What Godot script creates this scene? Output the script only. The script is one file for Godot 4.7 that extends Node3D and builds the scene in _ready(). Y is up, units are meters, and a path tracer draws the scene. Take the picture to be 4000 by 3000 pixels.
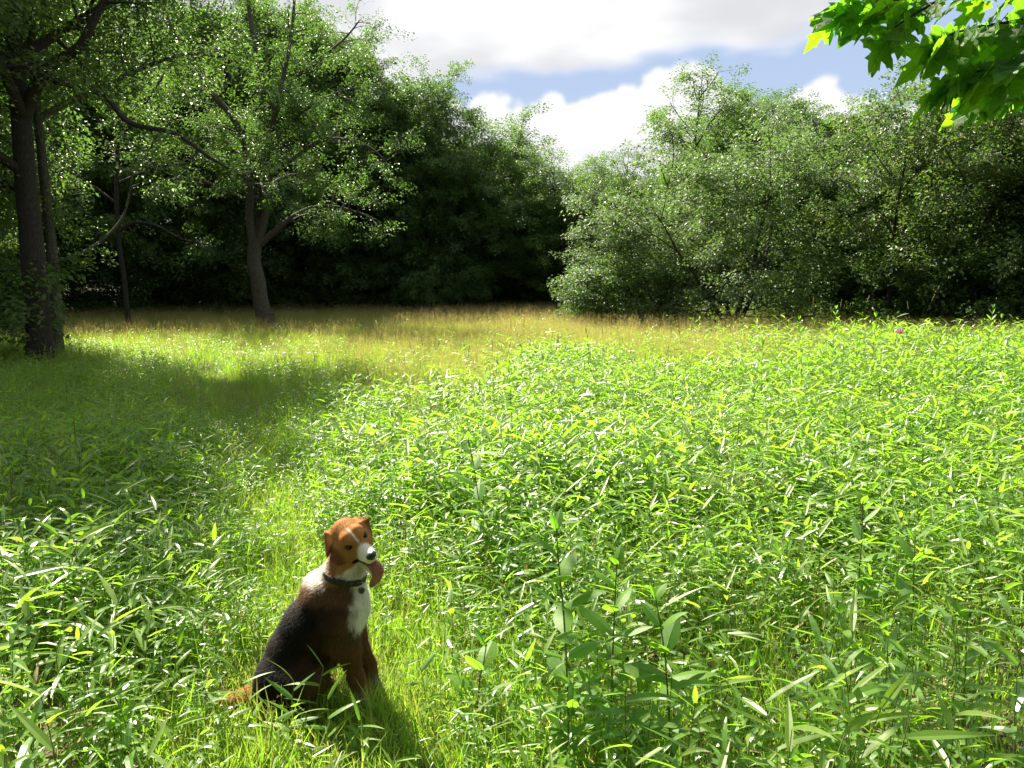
extends Node3D
# A mown trail through a leafy summer meadow, woods around it, a dog sitting on the trail. Units are metres, y is up, the camera looks down -z.

const EYE := 1.55
var rng := RandomNumberGenerator.new()
var ground_noise := FastNoiseLite.new()
var patch_noise := FastNoiseLite.new()
var M := {}

# ------------------------------------------------------------------ small helpers

func lin(r: float, g: float, b: float) -> Color:
	return Color(r, g, b).linear_to_srgb()

func mat(called: String, albedo: Color, rough := 0.8, back = null, spec := 0.5) -> StandardMaterial3D:
	var m := StandardMaterial3D.new()
	m.resource_name = called
	m.albedo_color = albedo
	m.roughness = rough
	m.metallic_specular = spec
	m.cull_mode = BaseMaterial3D.CULL_DISABLED
	if back != null:
		m.backlight_enabled = true
		m.backlight = back
	return m

func thing(called: String, label: String, category: String, at := Vector3.ZERO, turn := 0.0, group := "") -> Node3D:
	var o := Node3D.new()
	o.name = called
	add_child(o, true)
	o.position = at
	o.rotation.y = turn
	tag(o, label, category, group)
	return o

func tag(o: Node, label: String, category: String, group := "") -> void:
	o.set_meta("label", label)
	o.set_meta("category", category)
	if group:
		o.set_meta("group", group)

func part(called: String, mesh: Mesh, m: Material, parent: Node) -> MeshInstance3D:
	var o := MeshInstance3D.new()
	o.name = called
	o.mesh = mesh
	if m:
		o.material_override = m
	parent.add_child(o, true)
	return o

func stuff(called: String, mesh: Mesh, list: Array, parent: Node) -> MultiMeshInstance3D:
	var mm := MultiMesh.new()
	mm.transform_format = MultiMesh.TRANSFORM_3D
	mm.mesh = mesh
	mm.instance_count = list.size()
	for i in list.size():
		mm.set_instance_transform(i, list[i])
	var o := MultiMeshInstance3D.new()
	o.name = called
	o.multimesh = mm
	o.set_meta("kind", "stuff")
	parent.add_child(o, true)
	return o

func gh(x: float, z: float) -> float:
	return ground_noise.get_noise_2d(x, z) * 0.10 * smoothstep(2.5, 9.0, Vector2(x, z).length())

func on_ground(x: float, z: float) -> Vector3:
	return Vector3(x, gh(x, z), z)

# a growing list of triangles with flat or given normals
class Tris:
	var v := PackedVector3Array()
	var n := PackedVector3Array()
	var uv := PackedVector2Array()
	var c := PackedColorArray()
	var colored := false
	func tri(a: Vector3, b: Vector3, d: Vector3) -> void:
		var k := (d - a).cross(b - a).normalized()
		v.append_array([a, b, d])
		n.append_array([k, k, k])
	func add_to(mesh: ArrayMesh, m: Material) -> void:
		if v.is_empty():
			return
		var a := []
		a.resize(Mesh.ARRAY_MAX)
		a[Mesh.ARRAY_VERTEX] = v
		a[Mesh.ARRAY_NORMAL] = n
		if uv.size() == v.size():
			a[Mesh.ARRAY_TEX_UV] = uv
		if colored:
			a[Mesh.ARRAY_COLOR] = c
		mesh.add_surface_from_arrays(Mesh.PRIMITIVE_TRIANGLES, a)
		mesh.surface_set_material(mesh.get_surface_count() - 1, m)
	func mesh(m: Material) -> ArrayMesh:
		var o := ArrayMesh.new()
		add_to(o, m)
		return o

# a round tapered tube along points, smooth normals
func tube(t: Tris, pts: PackedVector3Array, r0: float, r1: float, sides: int, wobble := 0.0) -> void:
	var count := pts.size()
	var rings := []
	var norms := []
	var side := Vector3.ZERO
	for i in count:
		var d := (pts[mini(i + 1, count - 1)] - pts[maxi(i - 1, 0)]).normalized()
		if i == 0:
			side = d.cross(Vector3(0.31, 0.12, 0.94)).normalized()
		else:
			side = (side - d * side.dot(d)).normalized()
		var up := d.cross(side)
		var f := float(i) / (count - 1)
		var ring := PackedVector3Array()
		var nn := PackedVector3Array()
		for k in sides + 1:
			var a := TAU * k / sides
			var dir := side * cos(a) + up * sin(a)
			var r := lerpf(r0, r1, f)
			if wobble > 0.0:
				r *= 1.0 + wobble * (sin(a * 3.0 + i * 0.7) * 0.5 + sin(a * 5.0 - i * 1.3) * 0.35)
			ring.append(pts[i] + dir * r)
			nn.append(dir)
		rings.append(ring)
		norms.append(nn)
	for i in count - 1:
		for k in sides:
			var a0: Vector3 = rings[i][k]
			var a1: Vector3 = rings[i][k + 1]
			var b0: Vector3 = rings[i + 1][k]
			var b1: Vector3 = rings[i + 1][k + 1]
			t.v.append_array([a0, b0, a1, a1, b0, b1])
			t.n.append_array([norms[i][k], norms[i + 1][k], norms[i][k + 1], norms[i][k + 1], norms[i + 1][k], norms[i + 1][k + 1]])

# one pointed leaf blade: runs from p along d, broad side across w, bends down by droop
func blade(t: Tris, p: Vector3, d: Vector3, w: Vector3, length: float, width: float, droop: float, steps: int, fold := 0.25, widest := 0.35, base := 0.35) -> void:
	var up := w.cross(d).normalized()
	var last_l := Vector3.ZERO
	var last_c := Vector3.ZERO
	var last_r := Vector3.ZERO
	for i in steps + 1:
		var f := float(i) / steps
		var wide := 0.0
		if f < widest:
			wide = lerpf(base, 1.0, sin(f / widest * PI * 0.5))
		else:
			wide = cos((f - widest) / (1.0 - widest) * PI * 0.5)
		var c := p + d * length * f - Vector3.UP * droop * length * f * f
		var half := w * width * 0.5 * wide
		var lift := up * width * fold * wide
		var l := c - half + lift
		var r := c + half + lift
		if i > 0:
			if i < steps:
				t.tri(last_l, l, last_c)
				t.tri(l, c, last_c)
				t.tri(last_c, c, last_r)
				t.tri(c, r, last_r)
			else:
				t.tri(last_l, c, last_c)
				t.tri(last_c, c, last_r)
		last_l = l
		last_c = c
		last_r = r

func rand_dir() -> Vector3:
	var y := rng.randf_range(-1, 1)
	var a := rng.randf() * TAU
	var s := sqrt(1 - y * y)
	return Vector3(s * cos(a), y, s * sin(a))

# ------------------------------------------------------------------ trees

# a twig with its leaves, about reach long, lying along x with its leaves spread in the xz plane
func spray_mesh(leaves: int, reach: float, leaf: float, slim: float, m: Material, m2: Material) -> ArrayMesh:
	var a := Tris.new()
	var b := Tris.new()
	for i in leaves:
		var f := (i + 0.7) / leaves
		var p := Vector3(f * reach, 0, 0) + rand_dir() * reach * 0.30
		var yaw := (1 if i % 2 else -1) * rng.randf_range(0.2, 1.5)
		var d := Vector3(cos(yaw), rng.randf_range(-0.75, 0.25), sin(yaw)).normalized()
		var w := d.cross(Vector3.UP + rand_dir() * 0.75).normalized()
		var l := leaf * rng.randf_range(0.7, 1.25)
		var t := a if rng.randf() < 0.7 else b
		var up := w.cross(d).normalized() * l * 0.07
		var tip := p + d * l - Vector3.UP * l * 0.12
		var mid := p + d * l * 0.42
		var wl := mid - w * l * slim + up
		var wr := mid + w * l * slim + up
		t.tri(p, wl, tip)
		t.tri(p, tip, wr)
	var mesh := ArrayMesh.new()
	a.add_to(mesh, m)
	b.add_to(mesh, m2)
	return mesh

func along(path: PackedVector3Array, f: float) -> Array:
	var x := clampf(f, 0.0, 0.9999) * (path.size() - 1)
	var i := int(x)
	return [path[i].lerp(path[i + 1], x - i), (path[i + 1] - path[i]).normalized()]

func wander(start: Vector3, dir: Vector3, length: float, steps: int, crook: float, pull: Vector3) -> PackedVector3Array:
	var pts := PackedVector3Array([start])
	var d := dir.normalized()
	var p := start
	for i in steps:
		d = (d + rand_dir() * crook + pull).normalized()
		p += d * length / steps
		pts.append(p)
	return pts

# clothes a limb with side branches, twigs and the places of leaf sprays
func dress(wood: Tris, path: PackedVector3Array, r0: float, r1: float, o: Dictionary, places: Array) -> void:
	var length := 0.0
	for i in path.size() - 1:
		length += path[i].distance_to(path[i + 1])
	var bare: float = o.get("bare", 0.25)
	var every: float = o.get("every", 0.5)
	var n := maxi(2, int(length * (1 - bare) / every))
	for k in n:
		var f := bare + (1 - bare) * (k + rng.randf()) / n
		var at := along(path, f)
		var p: Vector3 = at[0]
		var d: Vector3 = at[1]
		var out := (rand_dir() + d * 0.5 + Vector3(p.x, 0, p.z).normalized() * 0.35).normalized()
		out = (out - d * out.dot(d) * 0.5 + Vector3.UP * o.get("rise", 0.15)).normalized()
		var l: float = o.get("side", 1.5) * rng.randf_range(0.55, 1.15) * (1.15 - 0.6 * f)
		var sub := wander(p, out, l, 5, 0.22, Vector3.UP * o.get("sag", -0.03))
		var rr := lerpf(r0, r1, f)
		tube(wood, sub, minf(rr * 0.6, 0.012 + 0.018 * l), 0.006, 4)
		var tw := maxi(2, int(l / o.get("twig_every", 0.3)))
		for j in tw:
			var g := 0.18 + 0.82 * (j + rng.randf()) / tw
			var q := along(sub, g)
			var td: Vector3 = (rand_dir() + q[1] * 0.8).normalized()
			td.y *= 0.6
			var tl: float = rng.randf_range(0.25, 0.6) * o.get("twig", 1.0)
			var e: Vector3 = q[0] + td * tl
			if o.get("twigs", true):
				tube(wood, PackedVector3Array([q[0], e]), 0.006, 0.003, 3)
			places.append(spray_at(q[0].lerp(e, 0.45), td))
			places.append(spray_at(e, (td + rand_dir() * 0.6).normalized()))
		places.append(spray_at(sub[5], (sub[5] - sub[4]).normalized()))

func spray_at(p: Vector3, d: Vector3) -> Transform3D:
	var x := d
	x.y *= 0.55
	x = x.normalized()
	var up := (Vector3.UP + rand_dir() * 0.55).normalized()
	var z := x.cross(up).normalized()
	var s := rng.randf_range(0.75, 1.3)
	return Transform3D(Basis(x * s, z.cross(x) * s, z * s), p)

# a whole broadleaf tree with its foot at the origin, as shared meshes
func grow(o: Dictionary) -> Dictionary:
	var wood := Tris.new()
	var places := []
	var high: float = o.high
	var wide: float = o.wide
	var stems: int = o.get("stems", 1)
	for s in stems:
		var a := TAU * (s + rng.randf() * 0.6) / stems
		var lean: Vector3 = Vector3(cos(a), 0, sin(a)) * (0.0 if stems == 1 else o.get("spread", 0.35))
		var h := high * (1.0 if s == 0 else rng.randf_range(0.75, 0.95))
		var trunk := wander(Vector3.ZERO if stems == 1 else lean * 0.3, Vector3.UP + lean, h * 0.93, 9, o.get("crook", 0.07), Vector3.UP * 0.05)
		var r: float = o.get("thick", high * 0.016) * (1.0 if stems == 1 else 0.7)
		tube(wood, trunk, r, r * 0.12, 8, 0.06)
		# root flare
		tube(wood, PackedVector3Array([trunk[0] - Vector3.UP * 0.2, trunk[0] + Vector3.UP * 0.1, trunk[0] + Vector3.UP * 0.45]), r * 1.5, r * 0.98, 8, 0.1)
		var n: int = maxi(3, int(o.get("limbs", 14) / stems))
		var c0: float = o.get("clear", 0.2)
		for k in n:
			var f := c0 + (1 - c0) * (k + rng.randf() * 0.7) / n
			var at := along(trunk, f)
			var t := (f - c0) / (1 - c0)
			var az := k * 2.399 + rng.randf_range(-0.4, 0.4) + s * 1.3
			var el := lerpf(o.get("low_angle", 0.15), 1.1, t)
			var len: float = wide * (0.35 + 0.75 * sin(PI * clampf(0.18 + 0.75 * t, 0, 1))) * rng.randf_range(0.75, 1.12)
			var d := Vector3(cos(az) * cos(el), sin(el), sin(az) * cos(el))
			var limb := wander(at[0], d, len, 6, 0.16, Vector3.UP * o.get("lift", 0.06))
			var lr := r * lerpf(0.36, 0.16, t)
			tube(wood, limb, lr, 0.012, 5)
			dress(wood, limb, lr, 0.012, o, places)
		dress(wood, trunk.slice(6), r * 0.3, r * 0.1, o, places)
	var mm := MultiMesh.new()
	mm.transform_format = MultiMesh.TRANSFORM_3D
	mm.mesh = o.spray
	mm.instance_count = places.size()
	for i in places.size():
		mm.set_instance_transform(i, places[i])
	return {"wood": wood.mesh(M.bark), "leaves": mm, "count": places.size()}

func plant_tree(called: String, proto: Dictionary, label: String, category: String, at: Vector3, turn: float, size: Vector3, group := "") -> Node3D:
	var t := thing(called, label, category, at, turn, group)
	var w := part("trunk", proto.wood, null, t)
	w.scale = size
	var c := MultiMeshInstance3D.new()
	c.name = "crown"
	c.multimesh = proto.leaves
	c.scale = size
	c.set_meta("kind", "stuff")
	t.add_child(c, true)
	return t

# a tree whose main limbs are given: [points, radius at foot, radius at tip, dressing or {}]
func custom_tree(called: String, label: String, at: Vector3, limbs: Array, spray: Mesh, bark: Material) -> Node3D:
	var t := thing(called, label, "tree", at)
	var places := []
	var twigs := Tris.new()
	var first := true
	for l in limbs:
		var wood := Tris.new()
		var path := smooth_path(PackedVector3Array(l[0]), 4)
		tube(wood, path, l[1], l[2], 12 if first else 8, 0.07)
		if first:
			tube(wood, PackedVector3Array([path[0] - Vector3.UP * 0.3, path[0] + Vector3.UP * 0.08, path[0] + Vector3.UP * 0.5]), l[1] * 1.5, l[1] * 0.99, 12, 0.1)
		part("trunk" if first else "limb", wood.mesh(bark), null, t)
		first = false
		if not l[3].is_empty():
			dress(twigs, path, l[1], l[2], l[3], places)
	var tw := part("twigs", twigs.mesh(bark), null, t)
	tw.set_meta("kind", "stuff")
	stuff("crown", spray, places, t)
	return t

func smooth_path(p: PackedVector3Array, per: int) -> PackedVector3Array:
	var out := PackedVector3Array()
	for i in p.size() - 1:
		var a := p[maxi(i - 1, 0)]
		var d := p[mini(i + 2, p.size() - 1)]
		for k in per:
			out.append(p[i].cubic_interpolate(p[i + 1], a, d, float(k) / per))
	out.append(p[p.size() - 1])
	return out

# ------------------------------------------------------------------ sky

func make_sky() -> ImageTexture:
	var w := 2048
	var h := 1024
	var big := FastNoiseLite.new()
	big.seed = 5
	big.frequency = 1.0
	big.fractal_octaves = 5
	big.fractal_gain = 0.52
	var puff := FastNoiseLite.new()
	puff.seed = 11
	puff.noise_type = FastNoiseLite.TYPE_CELLULAR
	puff.cellular_return_type = FastNoiseLite.RETURN_DISTANCE
	puff.frequency = 1.0
	puff.fractal_type = FastNoiseLite.FRACTAL_FBM
	puff.fractal_octaves = 3
	puff.fractal_gain = 0.45
	# heaps of the cumulus bank: azimuth (degrees, right is positive), half width, top (degrees above the horizon)
	var heaps := [[-6.5, 3.0, 12.6], [-1.6, 3.0, 12.3], [2.4, 2.8, 12.4], [6.0, 3.0, 12.8], [10.8, 4.2, 14.0], [14.5, 2.6, 12.6], [17.5, 2.5, 11.9], [21.0, 3.0, 12.3], [25.5, 2.4, 11.2], [-4.2, 1.6, 12.5], [0.6, 1.5, 12.0], [4.2, 1.6, 12.2], [8.0, 1.7, 13.4], [12.9, 1.5, 13.3], [16.0, 1.4, 12.0], [19.4, 1.6, 12.2], [22.6, 1.5, 11.2], [-9.0, 2.5, 12.9], [29.0, 2.8, 11.5]]
	var r := RandomNumberGenerator.new()
	r.seed = 8
	var az0 := 29.0
	while az0 < 350.0:
		heaps.append([az0 if az0 < 180.0 else az0 - 360.0, r.randf_range(2.4, 4.5), r.randf_range(10.5, 14.0)])
		heaps.append([wrapf(az0 + 2.0, -180.0, 180.0), r.randf_range(1.3, 2.0), r.randf_range(10.5, 13.5)])
		az0 += r.randf_range(3.0, 5.0)
	var tops := PackedFloat32Array()
	for x in w:
		var az := wrapf((x + 0.5) / w * 360.0, -180.0, 180.0)
		var top := 9.5
		for k in heaps:
			var dx: float = absf(wrapf(az - k[0], -180.0, 180.0)) / k[1]
			if dx < 1.0:
				top = maxf(top, k[2] - 3.4 * (1.0 - sqrt(1.0 - dx * dx)))
		tops.append(top)
	var data := PackedFloat32Array()
	data.resize(w * h * 3)
	for y in h / 2 + 1:
		var el := 90.0 - (y + 0.5) / h * 180.0
		var ce := cos(deg_to_rad(el))
		var se := sin(deg_to_rad(el))
		for x in w:
			var az := wrapf((x + 0.5) / w * TAU, -PI, PI)
			var d := Vector3(sin(az) * ce, se, -cos(az) * ce)
			var sky := Color(0.36, 0.58, 1.0).lerp(Color(0.80, 0.91, 1.10), exp(-maxf(el, 0.0) / 22.0))
			# high broken layer, seen foreshortened towards the horizon
			var q := d / (maxf(se, 0.02) + 0.10)
			var n := big.get_noise_3d(q.x * 0.75, 3.0, q.z * 0.75)
			var edge := clampf((el - 14.2 - 0.10 * clampf(rad_to_deg(az) - 6.0, 0.0, 16.0) + 0.22 * clampf(-rad_to_deg(az) - 1.0, 0.0, 8.0)) / 1.5, -1.8, 1.0)
			var cover := smoothstep(-0.12, 0.34, n * 1.35 + 0.45 * edge + 0.02)
			var shade := smoothstep(-0.22, 0.22, big.get_noise_3d(q.x * 0.8 + 9.0, 1.0, q.z * 0.8))
			var col := sky.lerp(Color(1.22, 1.22, 1.24).lerp(Color(0.92, 0.93, 0.97), shade * smoothstep(0.2, 0.9, cover)), cover)
			if el < 17.0:
				var b := puff.get_noise_3d(d.x * 26.0, d.y * 30.0, d.z * 26.0)
				var f := big.get_noise_3d(d.x * 9.0, d.y * 12.0, d.z * 9.0)
				var c := tops[x] - 0.9 - el - b * 1.5 + f * 1.2
				var bank := smoothstep(0.0, 0.45, c)
				var low := smoothstep(2.5, 7.0, c - f * 6.0) * 0.34
				col = col.lerp(Color(1.25, 1.25, 1.25).lerp(Color(0.72, 0.75, 0.82), low), bank)
			var i := (y * w + x) * 3
			data[i] = col.r
			data[i + 1] = col.g
			data[i + 2] = col.b
	for y in range(h / 2 + 1, h):
		for x in w:
			var i := (y * w + x) * 3
			data[i] = 0.10
			data[i + 1] = 0.13
			data[i + 2] = 0.07
	return ImageTexture.create_from_image(Image.create_from_data(w, h, false, Image.FORMAT_RGBF, data.to_byte_array()))

# ------------------------------------------------------------------ build

func _ready() -> void:
	rng.seed = 20110717
	var cam := Camera3D.new()
	cam.name = "camera"
	cam.fov = 49.7
	cam.position = Vector3(0, EYE, 0)
	cam.rotation.x = -deg_to_rad(7.145)
	cam.near = 0.05
	cam.far = 1000.0
	add_child(cam)
	cam.current = true
	var env := Environment.new()
	env.background_mode = Environment.BG_SKY
	env.sky = Sky.new()
	var pano := PanoramaSkyMaterial.new()
	pano.panorama = make_sky()
	env.sky.sky_material = pano
	env.background_energy_multiplier = 0.225
	env.tonemap_mode = Environment.TONE_MAPPER_LINEAR
	env.tonemap_exposure = 3.75
	env.sdfgi_enabled = true
	env.ssao_enabled = true
	env.ssil_enabled = true
	var we := WorldEnvironment.new()
	we.name = "world"
	we.environment = env
	add_child(we)
	var sun := DirectionalLight3D.new()
	sun.name = "sun"
	sun.light_color = Color(1.0, 0.955, 0.88)
	sun.light_energy = 1.6
	sun.light_angular_distance = 0.5
	sun.shadow_enabled = true
	add_child(sun)
	var to_sun := Vector3(-sin(deg_to_rad(33)) * cos(deg_to_rad(47)), sin(deg_to_rad(47)), -cos(deg_to_rad(33)) * cos(deg_to_rad(47)))
	sun.look_at_from_position(to_sun * 60.0, Vector3.ZERO)

	ground_noise.seed = 3
	ground_noise.frequency = 0.08
	patch_noise.seed = 21
	patch_noise.frequency = 0.35
	materials()
	build_ground()
	build_woods()
	build_near_trees()
	build_meadow()
	build_dog()
	build_plants()
	build_maple()

func noise_tex(freq: float, colors: Array, seed_: int, size := 512) -> NoiseTexture2D:
	var n := FastNoiseLite.new()
	n.seed = seed_
	n.frequency = freq
	n.fractal_octaves = 5
	var t := NoiseTexture2D.new()
	t.width = size
	t.height = size
	t.seamless = true
	t.noise = n
	if colors.size():
		var g := Gradient.new()
		g.offsets = PackedFloat32Array([0.0, 0.35, 0.65, 1.0])
		g.colors = PackedColorArray(colors)
		t.color_ramp = g
	return t

func materials() -> void:
	M.soil = mat("soil", Color.WHITE, 0.95)
	M.soil.albedo_texture = noise_tex(0.02, [lin(0.02, 0.014, 0.008), lin(0.045, 0.034, 0.02), lin(0.075, 0.055, 0.032), lin(0.15, 0.12, 0.075)], 4)
	M.soil.uv1_triplanar = true
	M.soil.uv1_world_triplanar = true
	M.soil.uv1_scale = Vector3(0.9, 0.9, 0.9)
	M.bark = mat("bark", Color.WHITE, 0.9)
	M.bark.albedo_texture = noise_tex(0.03, [lin(0.010, 0.008, 0.007), lin(0.021, 0.018, 0.014), lin(0.036, 0.031, 0.025), lin(0.065, 0.06, 0.046)], 9)
	M.bark.uv1_triplanar = true
	M.bark.uv1_scale = Vector3(2.2, 0.5, 2.2)
	M.bark.heightmap_enabled = true
	M.bark.heightmap_texture = noise_tex(0.05, [], 31)
	M.bark.heightmap_scale = 3.0
	M.pale_bark = M.bark.duplicate()
	M.pale_bark.albedo_texture = noise_tex(0.03, [lin(0.025, 0.027, 0.018), lin(0.05, 0.056, 0.036), lin(0.08, 0.09, 0.06), lin(0.13, 0.14, 0.10)], 12)
	M.grey_bark = M.bark.duplicate()
	M.grey_bark.albedo_texture = noise_tex(0.03, [lin(0.03, 0.026, 0.02), lin(0.06, 0.055, 0.043), lin(0.095, 0.09, 0.07), lin(0.15, 0.145, 0.115)], 17)
	# leaf colours: reflected, then let through
	M.wood_leaf = mat("woodland leaf", lin(0.038, 0.072, 0.02), 0.5, lin(0.11, 0.22, 0.03), 0.36)
	M.wood_leaf_b = mat("paler woodland leaf", lin(0.055, 0.095, 0.027), 0.42, lin(0.14, 0.26, 0.035), 0.36)
	M.ash_leaf = mat("field tree leaf", lin(0.04, 0.08, 0.02), 0.48, lin(0.11, 0.225, 0.028), 0.36)
	M.ash_leaf_b = mat("paler field tree leaf", lin(0.052, 0.095, 0.026), 0.46, lin(0.13, 0.26, 0.035), 0.36)
	M.apple_leaf = mat("apple leaf", lin(0.058, 0.088, 0.032), 0.46, lin(0.13, 0.24, 0.045), 0.36)
	M.apple_leaf_b = mat("downy apple leaf", lin(0.10, 0.135, 0.07), 0.5, lin(0.15, 0.26, 0.06))
	M.brown_leaf = mat("browned leaf", lin(0.075, 0.085, 0.03), 0.5, lin(0.22, 0.26, 0.05))
	M.grass = mat("broad grass leaf", lin(0.085, 0.16, 0.022), 0.38, lin(0.32, 0.62, 0.025), 0.40)
	M.grass_b = mat("yellower grass leaf", lin(0.105, 0.17, 0.025), 0.42, lin(0.34, 0.60, 0.03), 0.40)
	M.grass_c = mat("bluish grass leaf", lin(0.075, 0.145, 0.035), 0.33, lin(0.26, 0.55, 0.03), 0.44)
	M.stem = mat("grass stem", lin(0.10, 0.14, 0.04), 0.6)
	M.fine = mat("fine grass", lin(0.11, 0.18, 0.04), 0.45, lin(0.34, 0.56, 0.05), 0.45)
	M.fine_b = mat("ripening grass", lin(0.19, 0.21, 0.06), 0.55, lin(0.38, 0.44, 0.06), 0.4)
	M.dry = mat("dry grass", lin(0.27, 0.22, 0.12), 0.7, lin(0.22, 0.18, 0.09), 0.3)
	M.panicle = mat("grass seed", lin(0.25, 0.20, 0.09), 0.8, lin(0.42, 0.34, 0.10))

func build_ground() -> void:
	var t := Tris.new()
	var xs := PackedFloat32Array()
	for i in range(-60, 61):
		var s := signf(i)
		var k := absf(i) / 60.0
		xs.append(s * (k * 14.0 + pow(k, 6) * 286.0))
	for i in 120:
		for j in 120:
			var a := on_ground(xs[i], xs[j] - 10.0)
			var b := on_ground(xs[i + 1], xs[j] - 10.0)
			var c := on_ground(xs[i], xs[j + 1] - 10.0)
			var d := on_ground(xs[i + 1], xs[j + 1] - 10.0)
			t.tri(a, b, c)
			t.tri(b, d, c)
	var g := part("ground", t.mesh(M.soil), null, self)
	g.set_meta("kind", "structure")
	g.set_meta("label", "dark earth and litter under the meadow and the woods")

var protos := {}

func build_woods() -> void:
	var sp := spray_mesh(44, 0.62, 0.10, 0.28, M.wood_leaf, M.wood_leaf_b)
	var sp_light := spray_mesh(36, 0.58, 0.098, 0.27, M.ash_leaf, M.wood_leaf_b)
	M.litter = mat("leaf litter", lin(0.12, 0.08, 0.045), 0.9)
	var sp_brown := spray_mesh(28, 0.58, 0.11, 0.3, M.wood_leaf, M.brown_leaf)
	var sp_apple := spray_mesh(26, 0.42, 0.09, 0.3, M.apple_leaf, M.apple_leaf_b)
	protos.tall = grow({"high": 12.0, "wide": 3.3, "limbs": 30, "clear": 0.10, "spray": sp, "side": 1.7, "every": 0.26, "twig_every": 0.22})
	protos.round = grow({"high": 10.0, "wide": 3.6, "limbs": 28, "clear": 0.08, "spray": sp, "side": 1.8, "every": 0.26, "twig_every": 0.22})
	protos.bushy = grow({"high": 9.0, "wide": 3.2, "limbs": 30, "stems": 3, "clear": 0.1, "spray": sp_light, "side": 1.5, "every": 0.26, "twig_every": 0.22})
	protos.open = grow({"high": 11.0, "wide": 2.5, "limbs": 17, "clear": 0.3, "spray": sp_light, "side": 1.2, "every": 0.42, "twig_every": 0.28, "low_angle": 0.5})
	protos.brown = grow({"high": 8.5, "wide": 2.7, "limbs": 22, "stems": 2, "clear": 0.22, "spray": sp_brown, "side": 1.4, "every": 0.3, "twig_every": 0.25})
	protos.apple = grow({"high": 6.6, "wide": 3.4, "limbs": 24, "stems": 4, "spread": 0.55, "clear": 0.06, "low_angle": 0.0, "lift": 0.0, "spray": sp_apple, "side": 1.4, "every": 0.26, "twig_every": 0.2, "crook": 0.12})
	protos.shrub = grow({"high": 3.0, "wide": 1.5, "limbs": 24, "stems": 5, "spread": 0.5, "clear": 0.05, "thick": 0.035, "low_angle": 0.0, "spray": sp, "side": 0.9, "every": 0.24, "twig_every": 0.2})
	for k in protos:
		print(k, " sprays ", protos[k].count)
	# the edge of the woods, from left to right: kind, x, z, height, width factor
	var edge := [["tall", -26, -19, 13.5, 1.1], ["round", -21, -22, 12.5, 1.1], ["tall", -20.0, -28.5, 14.5, 1.15], ["round", -17.2, -33, 14, 1.2], ["tall", -14.0, -36, 14.5, 1.2], ["round", -11.0, -38, 14, 1.2], ["tall", -8.3, -39, 14.8, 1.1],
		["tall", -5.9, -39.5, 13.2, 1.0], ["round", -4.1, -39.5, 11.3, 0.95], ["bushy", -2.4, -40, 10.0, 1.0], ["round", -0.2, -42, 8.6, 0.9], ["bushy", 1.9, -43, 8.4, 1.0], ["bushy", 3.1, -38.5, 7.4, 0.95],
		["open", 4.7, -39.5, 9.2, 0.9], ["bushy", 6.3, -37.5, 7.9, 1.0], ["open", 7.6, -37, 12.6, 1.1], ["round", 10.6, -34, 9.7, 0.95], ["bushy", 12.3, -31.5, 8.6, 0.95], ["round", 13.0, -33, 8.2, 0.8],
		["brown", 11.5, -25.5, 8.3, 1.0], ["brown", 13.0, -24, 8.6, 1.0], ["open", 14.0, -22.5, 8.6, 0.9], ["brown", 15.0, -23.5, 8.2, 1.0], ["brown", 16.3, -21, 7.4, 1.0], ["tall", 19.5, -21, 8.5, 1.0], ["round", 18.5, -16.5, 8.0, 1.0]]
	var looks := {"tall": "tall dense", "round": "broad round-headed", "bushy": "bushy pale", "open": "thin open-crowned", "brown": "brownish-tinged slender"}
	var where := ["at the far left edge of the photo, deep in shade", "left edge, behind the big dark trunk", "behind the dark trunk on the left, its top out of frame", "left of the lone field tree, first behind it", "directly behind the lone field tree", "just right of the lone field tree's upper stems", "right of the lone tree, where the treeline meets the cloud",
		"on the first descending step of the treeline", "on the second descending step of the treeline", "on the lower slope of the treeline left of centre", "with a thin crown poking above the treeline at centre left", "forming the rounded middle of the far treeline", "lowest point of the treeline, beside the sky notch",
		"first tree right of the sky notch", "behind the left lobe of the apple trees", "tall and airy against the white cloud, right of centre", "dark and full behind the big apple tree", "right shoulder behind the big apple tree", "small crown under the right-hand white cloud",
		"just right of the apple tree, olive coloured", "below the tips of the maple branch", "with bare trunk showing below the maple leaves", "near the right edge, trunks dark", "at the right edge with sky between its stems", "beyond the right edge", "outside the right edge of the clearing"]
	for i in edge.size():
		var e = edge[i]
		var p = protos[e[0]]
		var base: float = {"tall": 12.0, "round": 10.0, "bushy": 9.0, "open": 11.0, "brown": 8.5}[e[0]]
		var s: float = e[3] * (0.87 if i < 13 else (0.81 if i < 18 else 0.88)) / base
		plant_tree("woodland_tree", p, looks[e[0]] + " woodland tree " + where[i], "tree", on_ground(e[1], e[2]), rng.randf() * TAU, Vector3(lerpf(1, s, 0.5) * e[4], s, lerpf(1, s, 0.5) * e[4]), "trees along the edge of the clearing")
	# behind them
	for i in edge.size():
		var e = edge[i]
		var from := Vector3(e[1], 0, e[2])
		var out := (from - Vector3(0, 0, -16)).normalized()
		for row in 2:
			var kind: String = ["tall", "round", "bushy"][(i + row) % 3]
			var base: float = {"tall": 12.0, "round": 10.0, "bushy": 9.0}[kind]
			var s: float = (e[3] * rng.randf_range(0.66, 0.78)) / base
			var at := from + out * (4.0 + row * 4.5) + Vector3(rng.randf_range(-1, 1), 0, rng.randf_range(-1, 1))
			plant_tree("woodland_tree", protos[kind], "woodland tree standing in the dark depth behind the front row", "tree", on_ground(at.x, at.z), rng.randf() * TAU, Vector3(1.1, s, 1.1), "trees deep in the woods")
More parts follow.
